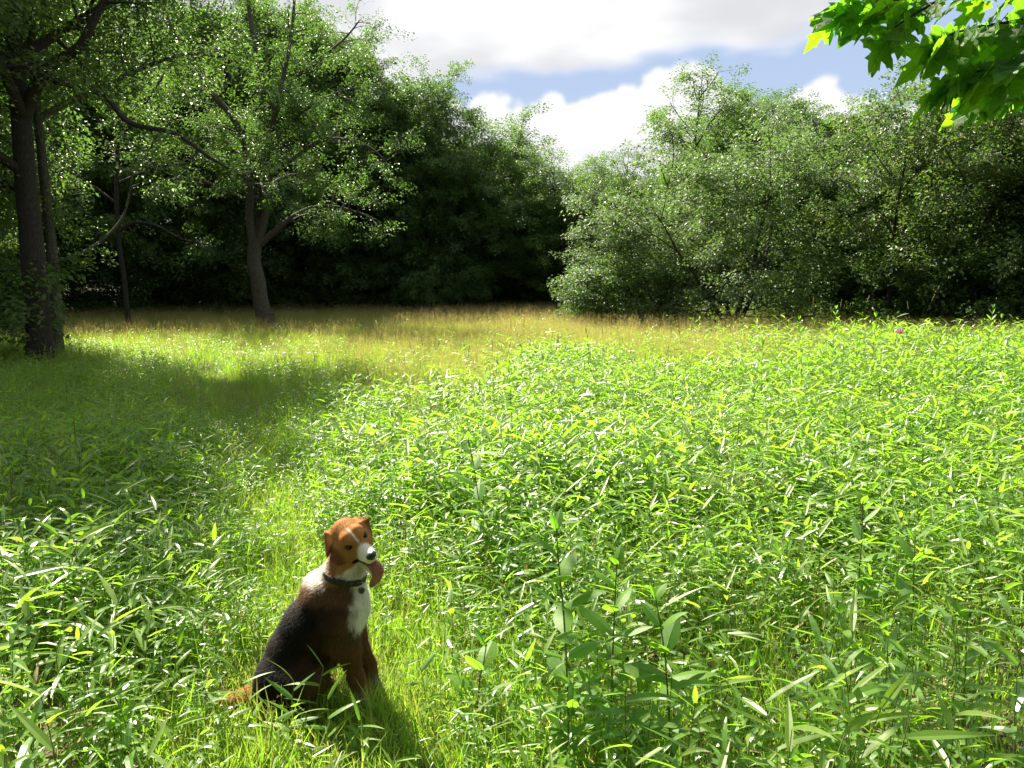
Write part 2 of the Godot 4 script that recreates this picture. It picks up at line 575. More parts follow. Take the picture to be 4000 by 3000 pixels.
	# shade-loving shrubs under the edge
	for i in 32:
		var f := i / 31.0 * (edge.size() - 1)
		var a = edge[int(f)]
		var b = edge[mini(int(f) + 1, edge.size() - 1)]
		var x := lerpf(a[1], b[1], f - int(f))
		var z := lerpf(a[2], b[2], f - int(f))
		var out := (Vector3(x, 0, z) - Vector3(0, 0, -16)).normalized()
		x += out.x * 0.6 + rng.randf_range(-0.5, 0.5)
		z += out.z * 0.6 + rng.randf_range(-0.5, 0.5)
		var s := rng.randf_range(0.8, 1.25)
		plant_tree("understory_shrub", protos.shrub, ORDER[i / 2] + (" dark shrub" if i % 2 == 0 else " paler-leaved shrub") + " from the left along the shaded foot of the woods", "shrub", on_ground(x, z), rng.randf() * TAU, Vector3(s * 1.2, s, s * 1.2), "shrubs along the foot of the woods")
	var low := []
	for i in 7000:
		var f := rng.randf() * (edge.size() - 1.01)
		var a = edge[int(f)]
		var b = edge[int(f) + 1]
		var x := lerpf(a[1], b[1], f - int(f))
		var z := lerpf(a[2], b[2], f - int(f))
		var out := (Vector3(x, 0, z) - Vector3(0, 0, -16)).normalized()
		var d := rng.randf_range(-0.6, 7.0)
		var p := on_ground(x + out.x * d, z + out.z * d) + Vector3.UP * rng.randf_range(0.1, 0.9)
		low.append(spray_at(p, Vector3(rng.randf_range(-1, 1), 0.2, rng.randf_range(-1, 1)).normalized()))
	stuff("undergrowth", sp, low, self)
	# the near edge of the woods, at the viewer's back
	for i in 9:
		var x := -14.0 + i * 3.4
		plant_tree("woodland_tree", protos[["round", "tall", "bushy"][i % 3]], "woodland tree behind the viewer, outside the photo", "tree", on_ground(x, 4.5 + 2.5 * absf(sin(i * 1.7))), i * 1.1, Vector3(1.05, 0.95, 1.05), "trees behind the viewer")
	# old apple trees out in the field
	plant_tree("apple_tree", protos.apple, "big grey-green apple tree with leaves down to the grass, right of centre", "tree", on_ground(7.0, -26.5), 0.6, Vector3(1.1, 0.98, 1.1))
	plant_tree("apple_tree", protos.apple, "lower apple tree spreading to the left of the big one", "tree", on_ground(4.6, -28.0), 2.9, Vector3(0.72, 0.62, 0.72))
	plant_tree("understory_shrub", protos.shrub, "pale low shrub at the left foot of the apple trees", "shrub", on_ground(3.4, -27.5), 1.0, Vector3(1.0, 0.75, 1.0))

func build_near_trees() -> void:
	var sp := spray_mesh(30, 0.46, 0.082, 0.24, M.ash_leaf, M.ash_leaf_b)
	var sp_dark := spray_mesh(36, 0.5, 0.08, 0.28, M.wood_leaf, M.wood_leaf_b)
	var full := {"bare": 0.2, "every": 0.3, "side": 1.6, "twig_every": 0.21}
	var thick := {"bare": 0.15, "every": 0.21, "side": 1.6, "twig_every": 0.17}
	var light := {"bare": 0.3, "every": 0.3, "side": 1.7, "twig_every": 0.21}
	# the lone tree: a leaning trunk that forks low into upright stems
	custom_tree("field_tree", "lone tree in the grass with a bare leaning trunk forking into upright stems", on_ground(-8.1, -27.0), [
		[[Vector3(0.1, 0, 0), Vector3(-0.02, 0.7, 0), Vector3(-0.1, 1.5, 0), Vector3(-0.22, 2.2, 0), Vector3(-0.1, 2.9, 0)], 0.27, 0.2, {}],
		[[Vector3(-0.15, 2.3, 0), Vector3(-0.25, 3.4, 0.1), Vector3(-0.2, 5.0, 0.2), Vector3(-0.5, 6.4, 0.3), Vector3(-1.7, 8.0, 0.5), Vector3(-2.5, 9.8, 0.6), Vector3(-2.8, 11.4, 0.5)], 0.17, 0.03, light],
		[[Vector3(-0.1, 2.8, 0), Vector3(0.1, 4.2, -0.1), Vector3(0.15, 6.2, -0.2), Vector3(0.0, 8.4, -0.3), Vector3(-0.2, 10.4, -0.3), Vector3(-0.4, 12.2, -0.2)], 0.17, 0.03, light],
		[[Vector3(-0.05, 2.7, 0), Vector3(0.35, 4.0, 0.3), Vector3(0.5, 5.6, 0.5), Vector3(1.0, 7.2, 0.8), Vector3(1.5, 9.0, 1.0), Vector3(1.7, 11.2, 1.0)], 0.13, 0.03, light],
		[[Vector3(-0.15, 2.6, 0), Vector3(0.5, 3.1, 0.1), Vector3(1.2, 3.6, 0.2), Vector3(2.1, 3.9, 0.3), Vector3(3.2, 3.7, 0.3), Vector3(3.9, 3.4, 0.3)], 0.12, 0.02, full],
		[[Vector3(0.2, 4.6, 0), Vector3(1.2, 5.3, 0.4), Vector3(2.4, 5.9, 0.6), Vector3(3.6, 5.7, 0.6), Vector3(4.2, 5.2, 0.6)], 0.09, 0.02, full],
		[[Vector3(0.3, 5.6, 0), Vector3(1.3, 6.6, 0.2), Vector3(2.6, 7.3, 0.4), Vector3(3.5, 7.5, 0.4)], 0.08, 0.02, full],
		[[Vector3(-0.2, 4.0, 0), Vector3(-1.2, 4.5, 0.5), Vector3(-2.1, 4.7, 0.9), Vector3(-3.0, 4.3, 1.1)], 0.08, 0.02, full],
		[[Vector3(-0.3, 5.2, 0), Vector3(-1.3, 6.1, -0.6), Vector3(-2.6, 6.8, -1.0), Vector3(-3.4, 6.9, -1.2)], 0.08, 0.02, full],
		[[Vector3(0.0, 3.6, 0), Vector3(0.4, 4.2, 1.0), Vector3(0.7, 4.4, 2.0), Vector3(1.0, 4.0, 2.8)], 0.08, 0.02, full],
		[[Vector3(0.1, 4.4, 0), Vector3(0.6, 5.0, -1.2), Vector3(1.1, 5.2, -2.3)], 0.08, 0.02, full],
		[[Vector3(0.3, 6.8, 0), Vector3(1.4, 8.2, -0.6), Vector3(2.6, 9.2, -0.9), Vector3(3.2, 9.9, -1.0)], 0.07, 0.02, light],
	], sp, M.grey_bark)
	# the big dark tree at the left edge
	custom_tree("woodland_tree", "big dark straight-trunked tree at the left edge, standing in the lit grass", on_ground(-8.55, -15.0), [
		[[Vector3(0, 0, 0), Vector3(-0.02, 2, 0), Vector3(-0.05, 4, 0), Vector3(-0.1, 6, 0), Vector3(-0.2, 8.5, 0), Vector3(-0.2, 11, 0)], 0.23, 0.08, {"bare": 0.6, "every": 0.4, "side": 1.6}],
		[[Vector3(-0.05, 4.3, 0), Vector3(0.5, 5.1, 0.2), Vector3(1.2, 5.5, 0.3), Vector3(1.7, 6.3, 0.3), Vector3(2.6, 7.2, 0.3)], 0.13, 0.04, {"bare": 0.4, "every": 0.45, "side": 1.5}],
		[[Vector3(0.5, 5.0, 0.2), Vector3(1.6, 4.7, 0.5), Vector3(2.1, 4.2, 0.6), Vector3(2.9, 4.0, 0.7), Vector3(3.5, 3.6, 0.8), Vector3(4.2, 3.2, 0.9)], 0.07, 0.015, {"bare": 0.45, "every": 0.5, "side": 0.9}],
		[[Vector3(0, 3.4, 0), Vector3(-1.0, 4.2, 0.8), Vector3(-2.3, 4.6, 1.6), Vector3(-3.4, 4.5, 2.2)], 0.1, 0.02, thick],
		[[Vector3(0, 4.4, 0), Vector3(0.3, 5.4, 1.4), Vector3(0.7, 6.2, 2.8), Vector3(0.9, 6.6, 3.8)], 0.1, 0.02, thick],
		[[Vector3(0, 5.4, 0), Vector3(0.9, 6.6, -1.2), Vector3(1.8, 7.6, -2.4), Vector3(2.2, 8.0, -3.2)], 0.1, 0.02, thick],
		[[Vector3(-0.1, 6.4, 0), Vector3(0.8, 7.6, 0.5), Vector3(1.4, 8.2, 0.8), Vector3(1.8, 8.4, 1.2)], 0.1, 0.02, thick],
		[[Vector3(-0.1, 6.6, 0), Vector3(-1.4, 7.8, 0.6), Vector3(-2.8, 8.6, 1.0)], 0.1, 0.02, thick],
		[[Vector3(-0.2, 7.6, 0), Vector3(0.4, 9.0, 1.4), Vector3(0.8, 10.0, 2.6)], 0.09, 0.02, thick],
		[[Vector3(0, 3.0, 0), Vector3(-0.8, 3.3, -0.8), Vector3(-1.8, 3.4, -1.5), Vector3(-2.6, 3.1, -2.0)], 0.08, 0.02, thick],
		[[Vector3(-0.1, 6.8, 0), Vector3(0.6, 7.8, 1.0), Vector3(1.2, 8.4, 2.2), Vector3(1.4, 8.5, 3.4)], 0.1, 0.02, thick],
		[[Vector3(-0.1, 7.4, 0), Vector3(0.5, 8.8, -0.8), Vector3(0.9, 9.6, -1.8), Vector3(1.0, 9.8, -2.8)], 0.1, 0.02, thick],
		[[Vector3(-0.1, 7.0, 0), Vector3(-0.6, 8.0, 1.6), Vector3(-0.8, 8.6, 3.2), Vector3(-0.7, 8.7, 4.4)], 0.1, 0.02, thick],
		[[Vector3(-0.2, 8.2, 0), Vector3(0.2, 9.6, 0.6), Vector3(0.5, 10.6, 1.2), Vector3(0.6, 11.0, 1.8)], 0.1, 0.02, thick],
		[[Vector3(-0.2, 8.8, 0), Vector3(-1.0, 10.2, -0.4), Vector3(-1.8, 11.2, -0.6)], 0.1, 0.02, thick],
	], sp_dark, M.bark)
	custom_tree("woodland_tree", "slimmer greenish-barked tree close behind the big dark trunk", on_ground(-9.0, -16.2), [
		[[Vector3(0.1, 0, 0), Vector3(0.12, 2, 0), Vector3(0.05, 4, 0), Vector3(0.0, 6, 0), Vector3(0.1, 8, 0), Vector3(0.1, 10.5, 0)], 0.11, 0.04, {"bare": 0.55, "every": 0.4, "side": 1.4}],
		[[Vector3(0.1, 1.9, 0), Vector3(0.4, 2.0, -0.2), Vector3(0.8, 2.3, -0.5), Vector3(1.2, 2.9, -0.8), Vector3(1.35, 3.9, -1.0)], 0.035, 0.015, {"bare": 0.8, "every": 0.6, "side": 0.5}],
		[[Vector3(0.05, 4.6, 0), Vector3(1.2, 5.4, -0.6), Vector3(2.4, 6.0, -1.0), Vector3(3.2, 6.0, -1.2)], 0.07, 0.02, thick],
		[[Vector3(0, 5.6, 0), Vector3(-1.0, 6.6, -0.8), Vector3(-2.0, 7.4, -1.6)], 0.07, 0.02, thick],
		[[Vector3(0, 6.6, 0), Vector3(1.4, 7.6, 0.4), Vector3(2.6, 8.2, 0.6)], 0.07, 0.02, thick],
	], sp_dark, M.pale_bark)
	# a crooked tree between them and the lone tree: a thin dark stem on a long low bough
	custom_tree("woodland_tree", "crooked thin dark-stemmed tree with one long low bough left of the lone tree", on_ground(-11.9, -25.0), [
		[[Vector3(0.35, 0, 0), Vector3(0.3, 1.6, 0), Vector3(0.2, 3.0, 0), Vector3(0.25, 4.6, 0), Vector3(0.4, 5.6, 0), Vector3(1.0, 6.4, 0), Vector3(1.6, 7.2, 0), Vector3(2.3, 8.2, 0)], 0.08, 0.03, {"bare": 0.5, "every": 0.5, "side": 1.1}],
		[[Vector3(0.2, 3.0, 0), Vector3(0.7, 3.25, 0), Vector3(1.4, 3.15, 0.1), Vector3(2.2, 2.75, 0.2), Vector3(3.0, 2.6, 0.3)], 0.07, 0.02, {"bare": 0.7, "every": 0.5, "side": 0.8}],
		[[Vector3(0.4, 5.5, 0), Vector3(0.45, 6.5, 0.2), Vector3(0.55, 7.6, 0.3), Vector3(0.5, 8.8, 0.3)], 0.05, 0.02, {"bare": 0.2, "every": 0.5, "side": 1.2}],
		[[Vector3(0.2, 3.8, 0), Vector3(-0.8, 4.6, 0.4), Vector3(-2.0, 5.0, 0.7)], 0.05, 0.02, full],
		[[Vector3(0.3, 4.4, 0), Vector3(1.2, 4.9, -0.5), Vector3(2.2, 5.1, -0.8)], 0.05, 0.02, full],
	], sp_dark, M.bark)
	# trees off to the left whose shade lies on the meadow
	plant_tree("woodland_tree", protos.round, "leafy tree at the left border with branches hanging into the top left corner", "tree", on_ground(-11.8, -13.5), 0.4, Vector3(1.05, 1.0, 1.05))
	plant_tree("woodland_tree", protos.tall, "tall tree deep in shade left of the big dark trunk", "tree", on_ground(-12.5, -18.0), 2.4, Vector3(1.0, 1.0, 1.0))

# ------------------------------------------------------------------ meadow

# the trail, from the viewer's feet up the field to the left
var trail := PackedVector2Array([Vector2(0.3, 1.5), Vector2(-0.1, -0.8), Vector2(-0.42, -2.2), Vector2(-0.62, -2.9), Vector2(-0.98, -3.9), Vector2(-1.42, -5.0), Vector2(-2.1, -6.9), Vector2(-2.8, -8.8), Vector2(-3.9, -11.3), Vector2(-5.7, -15.0)])

func off_trail(x: float, z: float) -> float:
	var p := Vector2(x, z)
	var best := 1e9
	for i in trail.size() - 1:
		best = minf(best, p.distance_to(Geometry2D.get_closest_point_to_segment(p, trail[i], trail[i + 1])))
	return best

func leafy_stalk(m: Material, leaves: int, high: float) -> ArrayMesh:
	var t := Tris.new()
	var dead := Tris.new()
	var s := Tris.new()
	var lean := Vector3(rng.randf_range(-0.12, 0.12), 1, rng.randf_range(-0.12, 0.12))
	var pts := PackedVector3Array()
	for i in 4:
		pts.append(lean * high * i / 3.0 + Vector3(rng.randf_range(-0.008, 0.008), 0, rng.randf_range(-0.008, 0.008)) * i)
	tube(s, pts, 0.0022, 0.0012, 3)
	var a := rng.randf() * TAU
	for i in leaves:
		var f := 0.18 + 0.82 * float(i) / (leaves - 1)
		var p: Vector3 = along(pts, f)[0]
		a += PI + rng.randf_range(-0.7, 0.7)
		var el := rng.randf_range(0.0, 0.7) if i < leaves - 1 else rng.randf_range(0.45, 1.1)
		var d := Vector3(cos(a) * cos(el), sin(el), sin(a) * cos(el))
		var w := d.cross(Vector3.UP + rand_dir() * 0.5).normalized()
		var l := rng.randf_range(0.095, 0.175) * (0.75 if i < 2 else 1.0)
		blade(dead if i < 2 and rng.randf() < 0.5 else t, p, d, w, l, l * rng.randf_range(0.11, 0.165), rng.randf_range(0.05, 0.6), 4, rng.randf_range(0.02, 0.25), 0.25, 0.5)
	var mesh := ArrayMesh.new()
	t.add_to(mesh, m)
	s.add_to(mesh, M.stem)
	dead.add_to(mesh, M.dry)
	return mesh

func tuft(m: Material, m2: Material, blades: int, high: float, width: float, spread: float, seeds: Material) -> ArrayMesh:
	var t := Tris.new()
	var t2 := Tris.new()
	var s := Tris.new()
	for i in blades:
		var a := rng.randf() * TAU
		var r := sqrt(rng.randf()) * spread
		var p := Vector3(cos(a) * r, 0, sin(a) * r)
		var b := rng.randf() * TAU
		var lean := rng.randf_range(0.1, 0.55)
		var d := Vector3(cos(b) * lean, 1, sin(b) * lean).normalized()
		var l := high * rng.randf_range(0.55, 1.15)
		blade(t if rng.randf() < 0.65 else t2, p, d, d.cross(rand_dir()).normalized(), l, width * rng.randf_range(0.7, 1.3), rng.randf_range(0.0, 0.45), 3, 0.0, 0.2, 0.7)
		if seeds and i % 3 == 0:
			var top := p + Vector3(d.x * 0.5, 1, d.z * 0.5) * high * rng.randf_range(1.0, 1.35)
			blade(s, p, top - p, Vector3(0.002, 0, 0.0), 1.0, 1.0, 0.0, 1, 0.0, 0.1, 1.0)
			for k in 7:
				var q := p.lerp(top, 1.0 - k * 0.025)
				var sd := (rand_dir() + Vector3.UP * 0.8).normalized()
				blade(s, q, sd, sd.cross(rand_dir()).normalized(), 0.05 * (0.5 + k * 0.12), 0.004, 0.1, 1, 0.0, 0.5, 0.5)
	var mesh := ArrayMesh.new()
	t.add_to(mesh, m)
	t2.add_to(mesh, m2)
	s.add_to(mesh, seeds if seeds else m)
	return mesh

func standing(x: float, z: float, size: float, tilt := 0.12) -> Transform3D:
	var b := Basis(Vector3.UP, rng.randf() * TAU)
	b = Basis(Vector3(rng.randf_range(-1, 1), 0, rng.randf_range(-1, 1)).normalized(), rng.randf() * tilt) * b
	return Transform3D(b.scaled(Vector3.ONE * size), on_ground(x, z))

# share of ripe yellow grass at a place: the far field
func ripe(x: float, z: float) -> float:
	var edge := -12.0 - 0.35 * clampf(x - 2.0, 0.0, 9.0) - 0.5 * clampf(-1.0 - x, 0.0, 8.0) + 1.8 * exp(-pow((x + 0.8) / 1.2, 2.0)) - 4.0 * exp(-pow((x - 0.9) / 1.0, 2.0))
	return smoothstep(1.6, -1.6, z - edge + patch_noise.get_noise_2d(x * 0.7, z * 0.7) * 4.0) * lerpf(1.0, 0.5, smoothstep(-2.5, -5.0, x)) * lerpf(1.0, 0.8, smoothstep(3.0, 6.0, x))

func build_meadow() -> void:
	var kinds := []
	for i in 9:
		kinds.append(leafy_stalk([M.grass, M.grass_b, M.grass, M.grass_c, M.grass_b, M.grass, M.grass_c, M.grass, M.grass_b][i], 8 + i % 4, [0.36, 0.42, 0.46, 0.38, 0.50, 0.30, 0.44, 0.40, 0.34][i]))
	var lists := [[], [], [], [], [], [], [], [], []]
	var fine := [[], []]
	var ripe_list := [[], []]
	var short := [[], [], []]
	var cells := 0
	# leafy broad-bladed grass, thick in front and thinner far off
	for pass_ in 3:
		var n: int = [14500, 28000, 16000][pass_]
		var near: float = [-1.3, -8.0, -18.0][pass_]
		var far: float = [-8.0, -18.0, -34.0][pass_]
		for i in n:
			var z := -sqrt(lerpf(near * near, far * far, rng.randf()))
			var x := rng.randf_range(-0.68, 0.68) * -z + rng.randf_range(-1.2, 1.2)
			var t := off_trail(x, z)
			var half := lerpf(0.02, 0.26, smoothstep(-8.0, -3.4, z)) + 0.25 * patch_noise.get_noise_2d(x * 3, z * 3)
			if t < half and rng.randf() < (0.62 if z > -4.0 else 0.85):
				continue
			if Vector2(x + 0.72, z + 2.86).length() < 0.34:
				continue
			if z > -3.1 and rng.randf() < 0.45:
				continue
			if rng.randf() < ripe(x, z) * 0.93:
				continue
			var patch := patch_noise.get_noise_2d(x, z)
			if rng.randf() < -patch * 1.1:
				continue
			var s := rng.randf_range(0.7, 1.2) * (0.95 + 0.3 * patch) * lerpf(0.55, 1.0, smoothstep(half, half + 0.7, t))
			# under the trees on the left the leafy grass is lower and thinner
			var left := smoothstep(-0.8, -2.8, x) * smoothstep(-5.0, -7.5, z)
			if rng.randf() < left * 0.3:
				continue
			s *= 1.0 - 0.3 * left
			if x > 2.5:
				s *= 1.0 + 0.25 * smoothstep(2.5, 6.0, x)
			lists[rng.randi() % 9].append(standing(x, z, s))
	for i in 9:
		stuff("leafy_grass", kinds[i], lists[i], self)
	# slender grasses growing all through the leafy ones, a few with seed heads
	var slim := [tuft(M.fine, M.grass_b, 9, 0.40, 0.0055, 0.10, null), tuft(M.fine, M.fine_b, 9, 0.44, 0.005, 0.10, M.panicle), tuft(M.grass, M.fine, 8, 0.36, 0.007, 0.09, null)]
	var slim_list := [[], [], []]
	for i in 12500:
		var z := -sqrt(lerpf(2.3 * 2.3, 22.0 * 22.0, pow(rng.randf(), 1.4)))
		var x := rng.randf_range(-0.68, 0.68) * -z + rng.randf_range(-1, 1)
		if off_trail(x, z) < 0.25 or Vector2(x + 0.72, z + 2.86).length() < 0.4:
			continue
		var k := rng.randi() % 3
		if k == 1 and rng.randf() < 0.55:
			k = 0
		slim_list[k].append(standing(x, z, rng.randf_range(0.6, 1.2) * (0.7 if z > -4.0 else 1.0), 0.3))
	for i in 3:
		stuff("slender_grass", slim[i], slim_list[i], self)
	var ripe_mesh := [tuft(M.fine_b, M.fine, 16, 0.42, 0.006, 0.16, M.panicle), tuft(M.fine, M.fine_b, 16, 0.36, 0.007, 0.16, M.panicle)]
	for i in 34000:
		var z := -sqrt(lerpf(9.0 * 9.0, 46.0 * 46.0, rng.randf()))
		var x := rng.randf_range(-0.72, 0.72) * -z
		if rng.randf() > ripe(x, z) or off_trail(x, z) < 0.4:
			continue
		ripe_list[1 if x < -3.0 or rng.randf() < 0.4 else 0].append(standing(x, z, rng.randf_range(0.75, 1.25)))
	for i in 2:
		stuff("ripe_grass", ripe_mesh[i], ripe_list[i], self)
	# low fine grass on the trail and between the stalks
	var short_mesh := [tuft(M.fine, M.grass_b, 15, 0.16, 0.0045, 0.09, null), tuft(M.grass, M.grass_c, 13, 0.19, 0.0065, 0.1, null), tuft(M.fine, M.fine_b, 16, 0.12, 0.004, 0.11, null)]
	for i in 15000:
		var z := -sqrt(lerpf(1.2 * 1.2, 9.0 * 9.0, rng.randf()))
		var x := rng.randf_range(-0.68, 0.68) * -z + rng.randf_range(-1, 1)
		var t := off_trail(x, z)
		if t > 0.7 and rng.randf() < 0.35:
			continue
		short[rng.randi() % 3].append(standing(x, z, rng.randf_range(0.5, 1.4) * (0.7 if t < 0.5 else 1.0) * lerpf(0.45, 1.0, smoothstep(0.25, 0.6, Vector2(x + 0.75, z + 2.8).length())), 0.7))
	for i in 5000:
		var k := rng.randf() * (trail.size() - 2) + 1.0
		var p := trail[int(k)].lerp(trail[int(k) + 1], k - int(k)) + Vector2(rng.randf_range(-0.6, 0.6), rng.randf_range(-0.3, 0.3))
		short[2].append(standing(p.x, p.y, rng.randf_range(0.6, 1.3), 0.8))
	for i in 3:
		stuff("short_grass", short_mesh[i], short[i], self)

# ------------------------------------------------------------------ the dog

# a grid of signed distances that bodies are joined in, and the net drawn round it
class Field:
	var o: Vector3
	var h: float
	var nx: int
	var ny: int
	var nz: int
	var d := PackedFloat32Array()
	func _init(lo: Vector3, hi: Vector3, cell: float) -> void:
		o = lo
		h = cell
		nx = int((hi.x - lo.x) / cell) + 2
		ny = int((hi.y - lo.y) / cell) + 2
		nz = int((hi.z - lo.z) / cell) + 2
		d.resize(nx * ny * nz)
		d.fill(1.0)
	func span(lo: Vector3, hi: Vector3) -> Array:
		var a := (lo - o) / h
		var b := (hi - o) / h
		return [clampi(int(a.x), 0, nx - 1), clampi(int(b.x) + 1, 0, nx - 1), clampi(int(a.y), 0, ny - 1), clampi(int(b.y) + 1, 0, ny - 1), clampi(int(a.z), 0, nz - 1), clampi(int(b.z) + 1, 0, nz - 1)]
	func join(i: int, e: float, k: float) -> void:
		var was := d[i]
		var m := maxf(k - absf(was - e), 0.0) / k
		d[i] = minf(was, e) - m * m * k * 0.25
	func bone(a: Vector3, b: Vector3, ra: float, rb: float, k := 0.03) -> void:
		var r := maxf(ra, rb) + k + 2.0 * h
		var s := span(a.min(b) - Vector3.ONE * r, a.max(b) + Vector3.ONE * r)
		var ab := b - a
		var len2 := maxf(ab.length_squared(), 1e-9)
		for z in range(s[4], s[5] + 1):
			for y in range(s[2], s[3] + 1):
				for x in range(s[0], s[1] + 1):
					var p := o + Vector3(x, y, z) * h
					var t := clampf((p - a).dot(ab) / len2, 0.0, 1.0)
					join((z * ny + y) * nx + x, p.distance_to(a + ab * t) - lerpf(ra, rb, t), k)
	# a flat flap with rounded edges
	func flap(a: Vector3, b: Vector3, c: Vector3, r: float, k := 0.01) -> void:
		var m := Vector3.ONE * (r + k + 2.0 * h)
		var s := span(a.min(b).min(c) - m, a.max(b).max(c) + m)
		var n := (b - a).cross(c - a).normalized()
		for z in range(s[4], s[5] + 1):
			for y in range(s[2], s[3] + 1):
				for x in range(s[0], s[1] + 1):
					var p := o + Vector3(x, y, z) * h
					var e := 0.0
					if (b - a).cross(n).dot(p - a) < 0 and (c - b).cross(n).dot(p - b) < 0 and (a - c).cross(n).dot(p - c) < 0:
						e = absf(n.dot(p - a))
					else:
						e = minf(minf(edge(p, a, b), edge(p, b, c)), edge(p, c, a))
					join((z * ny + y) * nx + x, e - r, k)
	func edge(p: Vector3, a: Vector3, b: Vector3) -> float:
		return p.distance_to(Geometry3D.get_closest_point_to_segment(p, a, b))
	# hollows out a flattened ball with axes f, s, u
	func carve(c: Vector3, axes: Basis, r: Vector3, k := 0.006) -> void:
		var m := Vector3.ONE * (maxf(r.x, maxf(r.y, r.z)) + k + h)
		var s := span(c - m, c + m)
		var inv := axes.transposed()
		for z in range(s[4], s[5] + 1):
			for y in range(s[2], s[3] + 1):
				for x in range(s[0], s[1] + 1):
					var q: Vector3 = inv * (o + Vector3(x, y, z) * h - c) / r
					var e := -(q.length() - 1.0) * minf(r.x, minf(r.y, r.z))
					var i := (z * ny + y) * nx + x
					var was := d[i]
					var g := maxf(k - absf(was - e), 0.0) / k
					d[i] = maxf(was, e) + g * g * k * 0.25
	func net(t: Tris, paint: Callable, keep: Callable) -> void:
		var at := PackedInt32Array()
		at.resize(nx * ny * nz)
		at.fill(-1)
		var pts := PackedVector3Array()
		var nor := PackedVector3Array()
		var col := PackedColorArray()
		var sy := nx
		var sz := nx * ny
		for z in nz - 1:
			for y in ny - 1:
				for x in nx - 1:
					var i := z * sz + y * sy + x
					var c := [d[i], d[i + 1], d[i + sy], d[i + sy + 1], d[i + sz], d[i + sz + 1], d[i + sz + sy], d[i + sz + sy + 1]]
					var low: float = c.min()
					if low >= 0.0 or c.max() < 0.0:
						continue
					var sum := Vector3.ZERO
					var n := 0
					for e in 12:
						var a: int = [0, 2, 4, 6, 0, 1, 4, 5, 0, 1, 2, 3][e]
						var b: int = a + [1, 1, 1, 1, 2, 2, 2, 2, 4, 4, 4, 4][e]
						if (c[a] < 0.0) != (c[b] < 0.0):
							var f: float = c[a] / (c[a] - c[b])
							var pa := Vector3(a & 1, (a >> 1) & 1, a >> 2)
							sum += pa.lerp(Vector3(b & 1, (b >> 1) & 1, b >> 2), f)
							n += 1
					at[i] = pts.size()
					var p := o + (Vector3(x, y, z) + sum / n) * h
					pts.append(p)
					var g := Vector3(c[1] + c[3] + c[5] + c[7] - c[0] - c[2] - c[4] - c[6], c[2] + c[3] + c[6] + c[7] - c[0] - c[1] - c[4] - c[5], c[4] + c[5] + c[6] + c[7] - c[0] - c[1] - c[2] - c[3])
					nor.append(g.normalized())
					col.append(paint.call(p, g.normalized()))
		for z in range(1, nz - 1):
			for y in range(1, ny - 1):
				for x in range(1, nx - 1):
					var i := z * sz + y * sy + x
					for k in 3:
						var st: int = [1, sy, sz][k]
						var inside := d[i] < 0.0
						if inside == (d[i + st] < 0.0):
							continue
						var u: int = [sy, sz, 1][k]
						var v: int = [sz, 1, sy][k]
						var q := [at[i - u - v], at[i - v], at[i], at[i - u]]
						if q.min() < 0:
							continue
						if not inside:
							q.reverse()
						if not keep.call(pts[q[0]]):
							continue
						for m in [0, 2, 1, 0, 3, 2]:
							t.v.append(pts[q[m]])
							t.n.append(nor[q[m]])
							t.c.append(col[q[m]])

const MOUTH := Vector3(0.062, 0.0155, 0.064)
const HEAD := Vector3(-0.572, 0.642, -2.855)
var face := Basis()
var coat := FastNoiseLite.new()

func head_at(s: float, u: float, f: float) -> Vector3:
	return HEAD + face * Vector3(s, u, f)

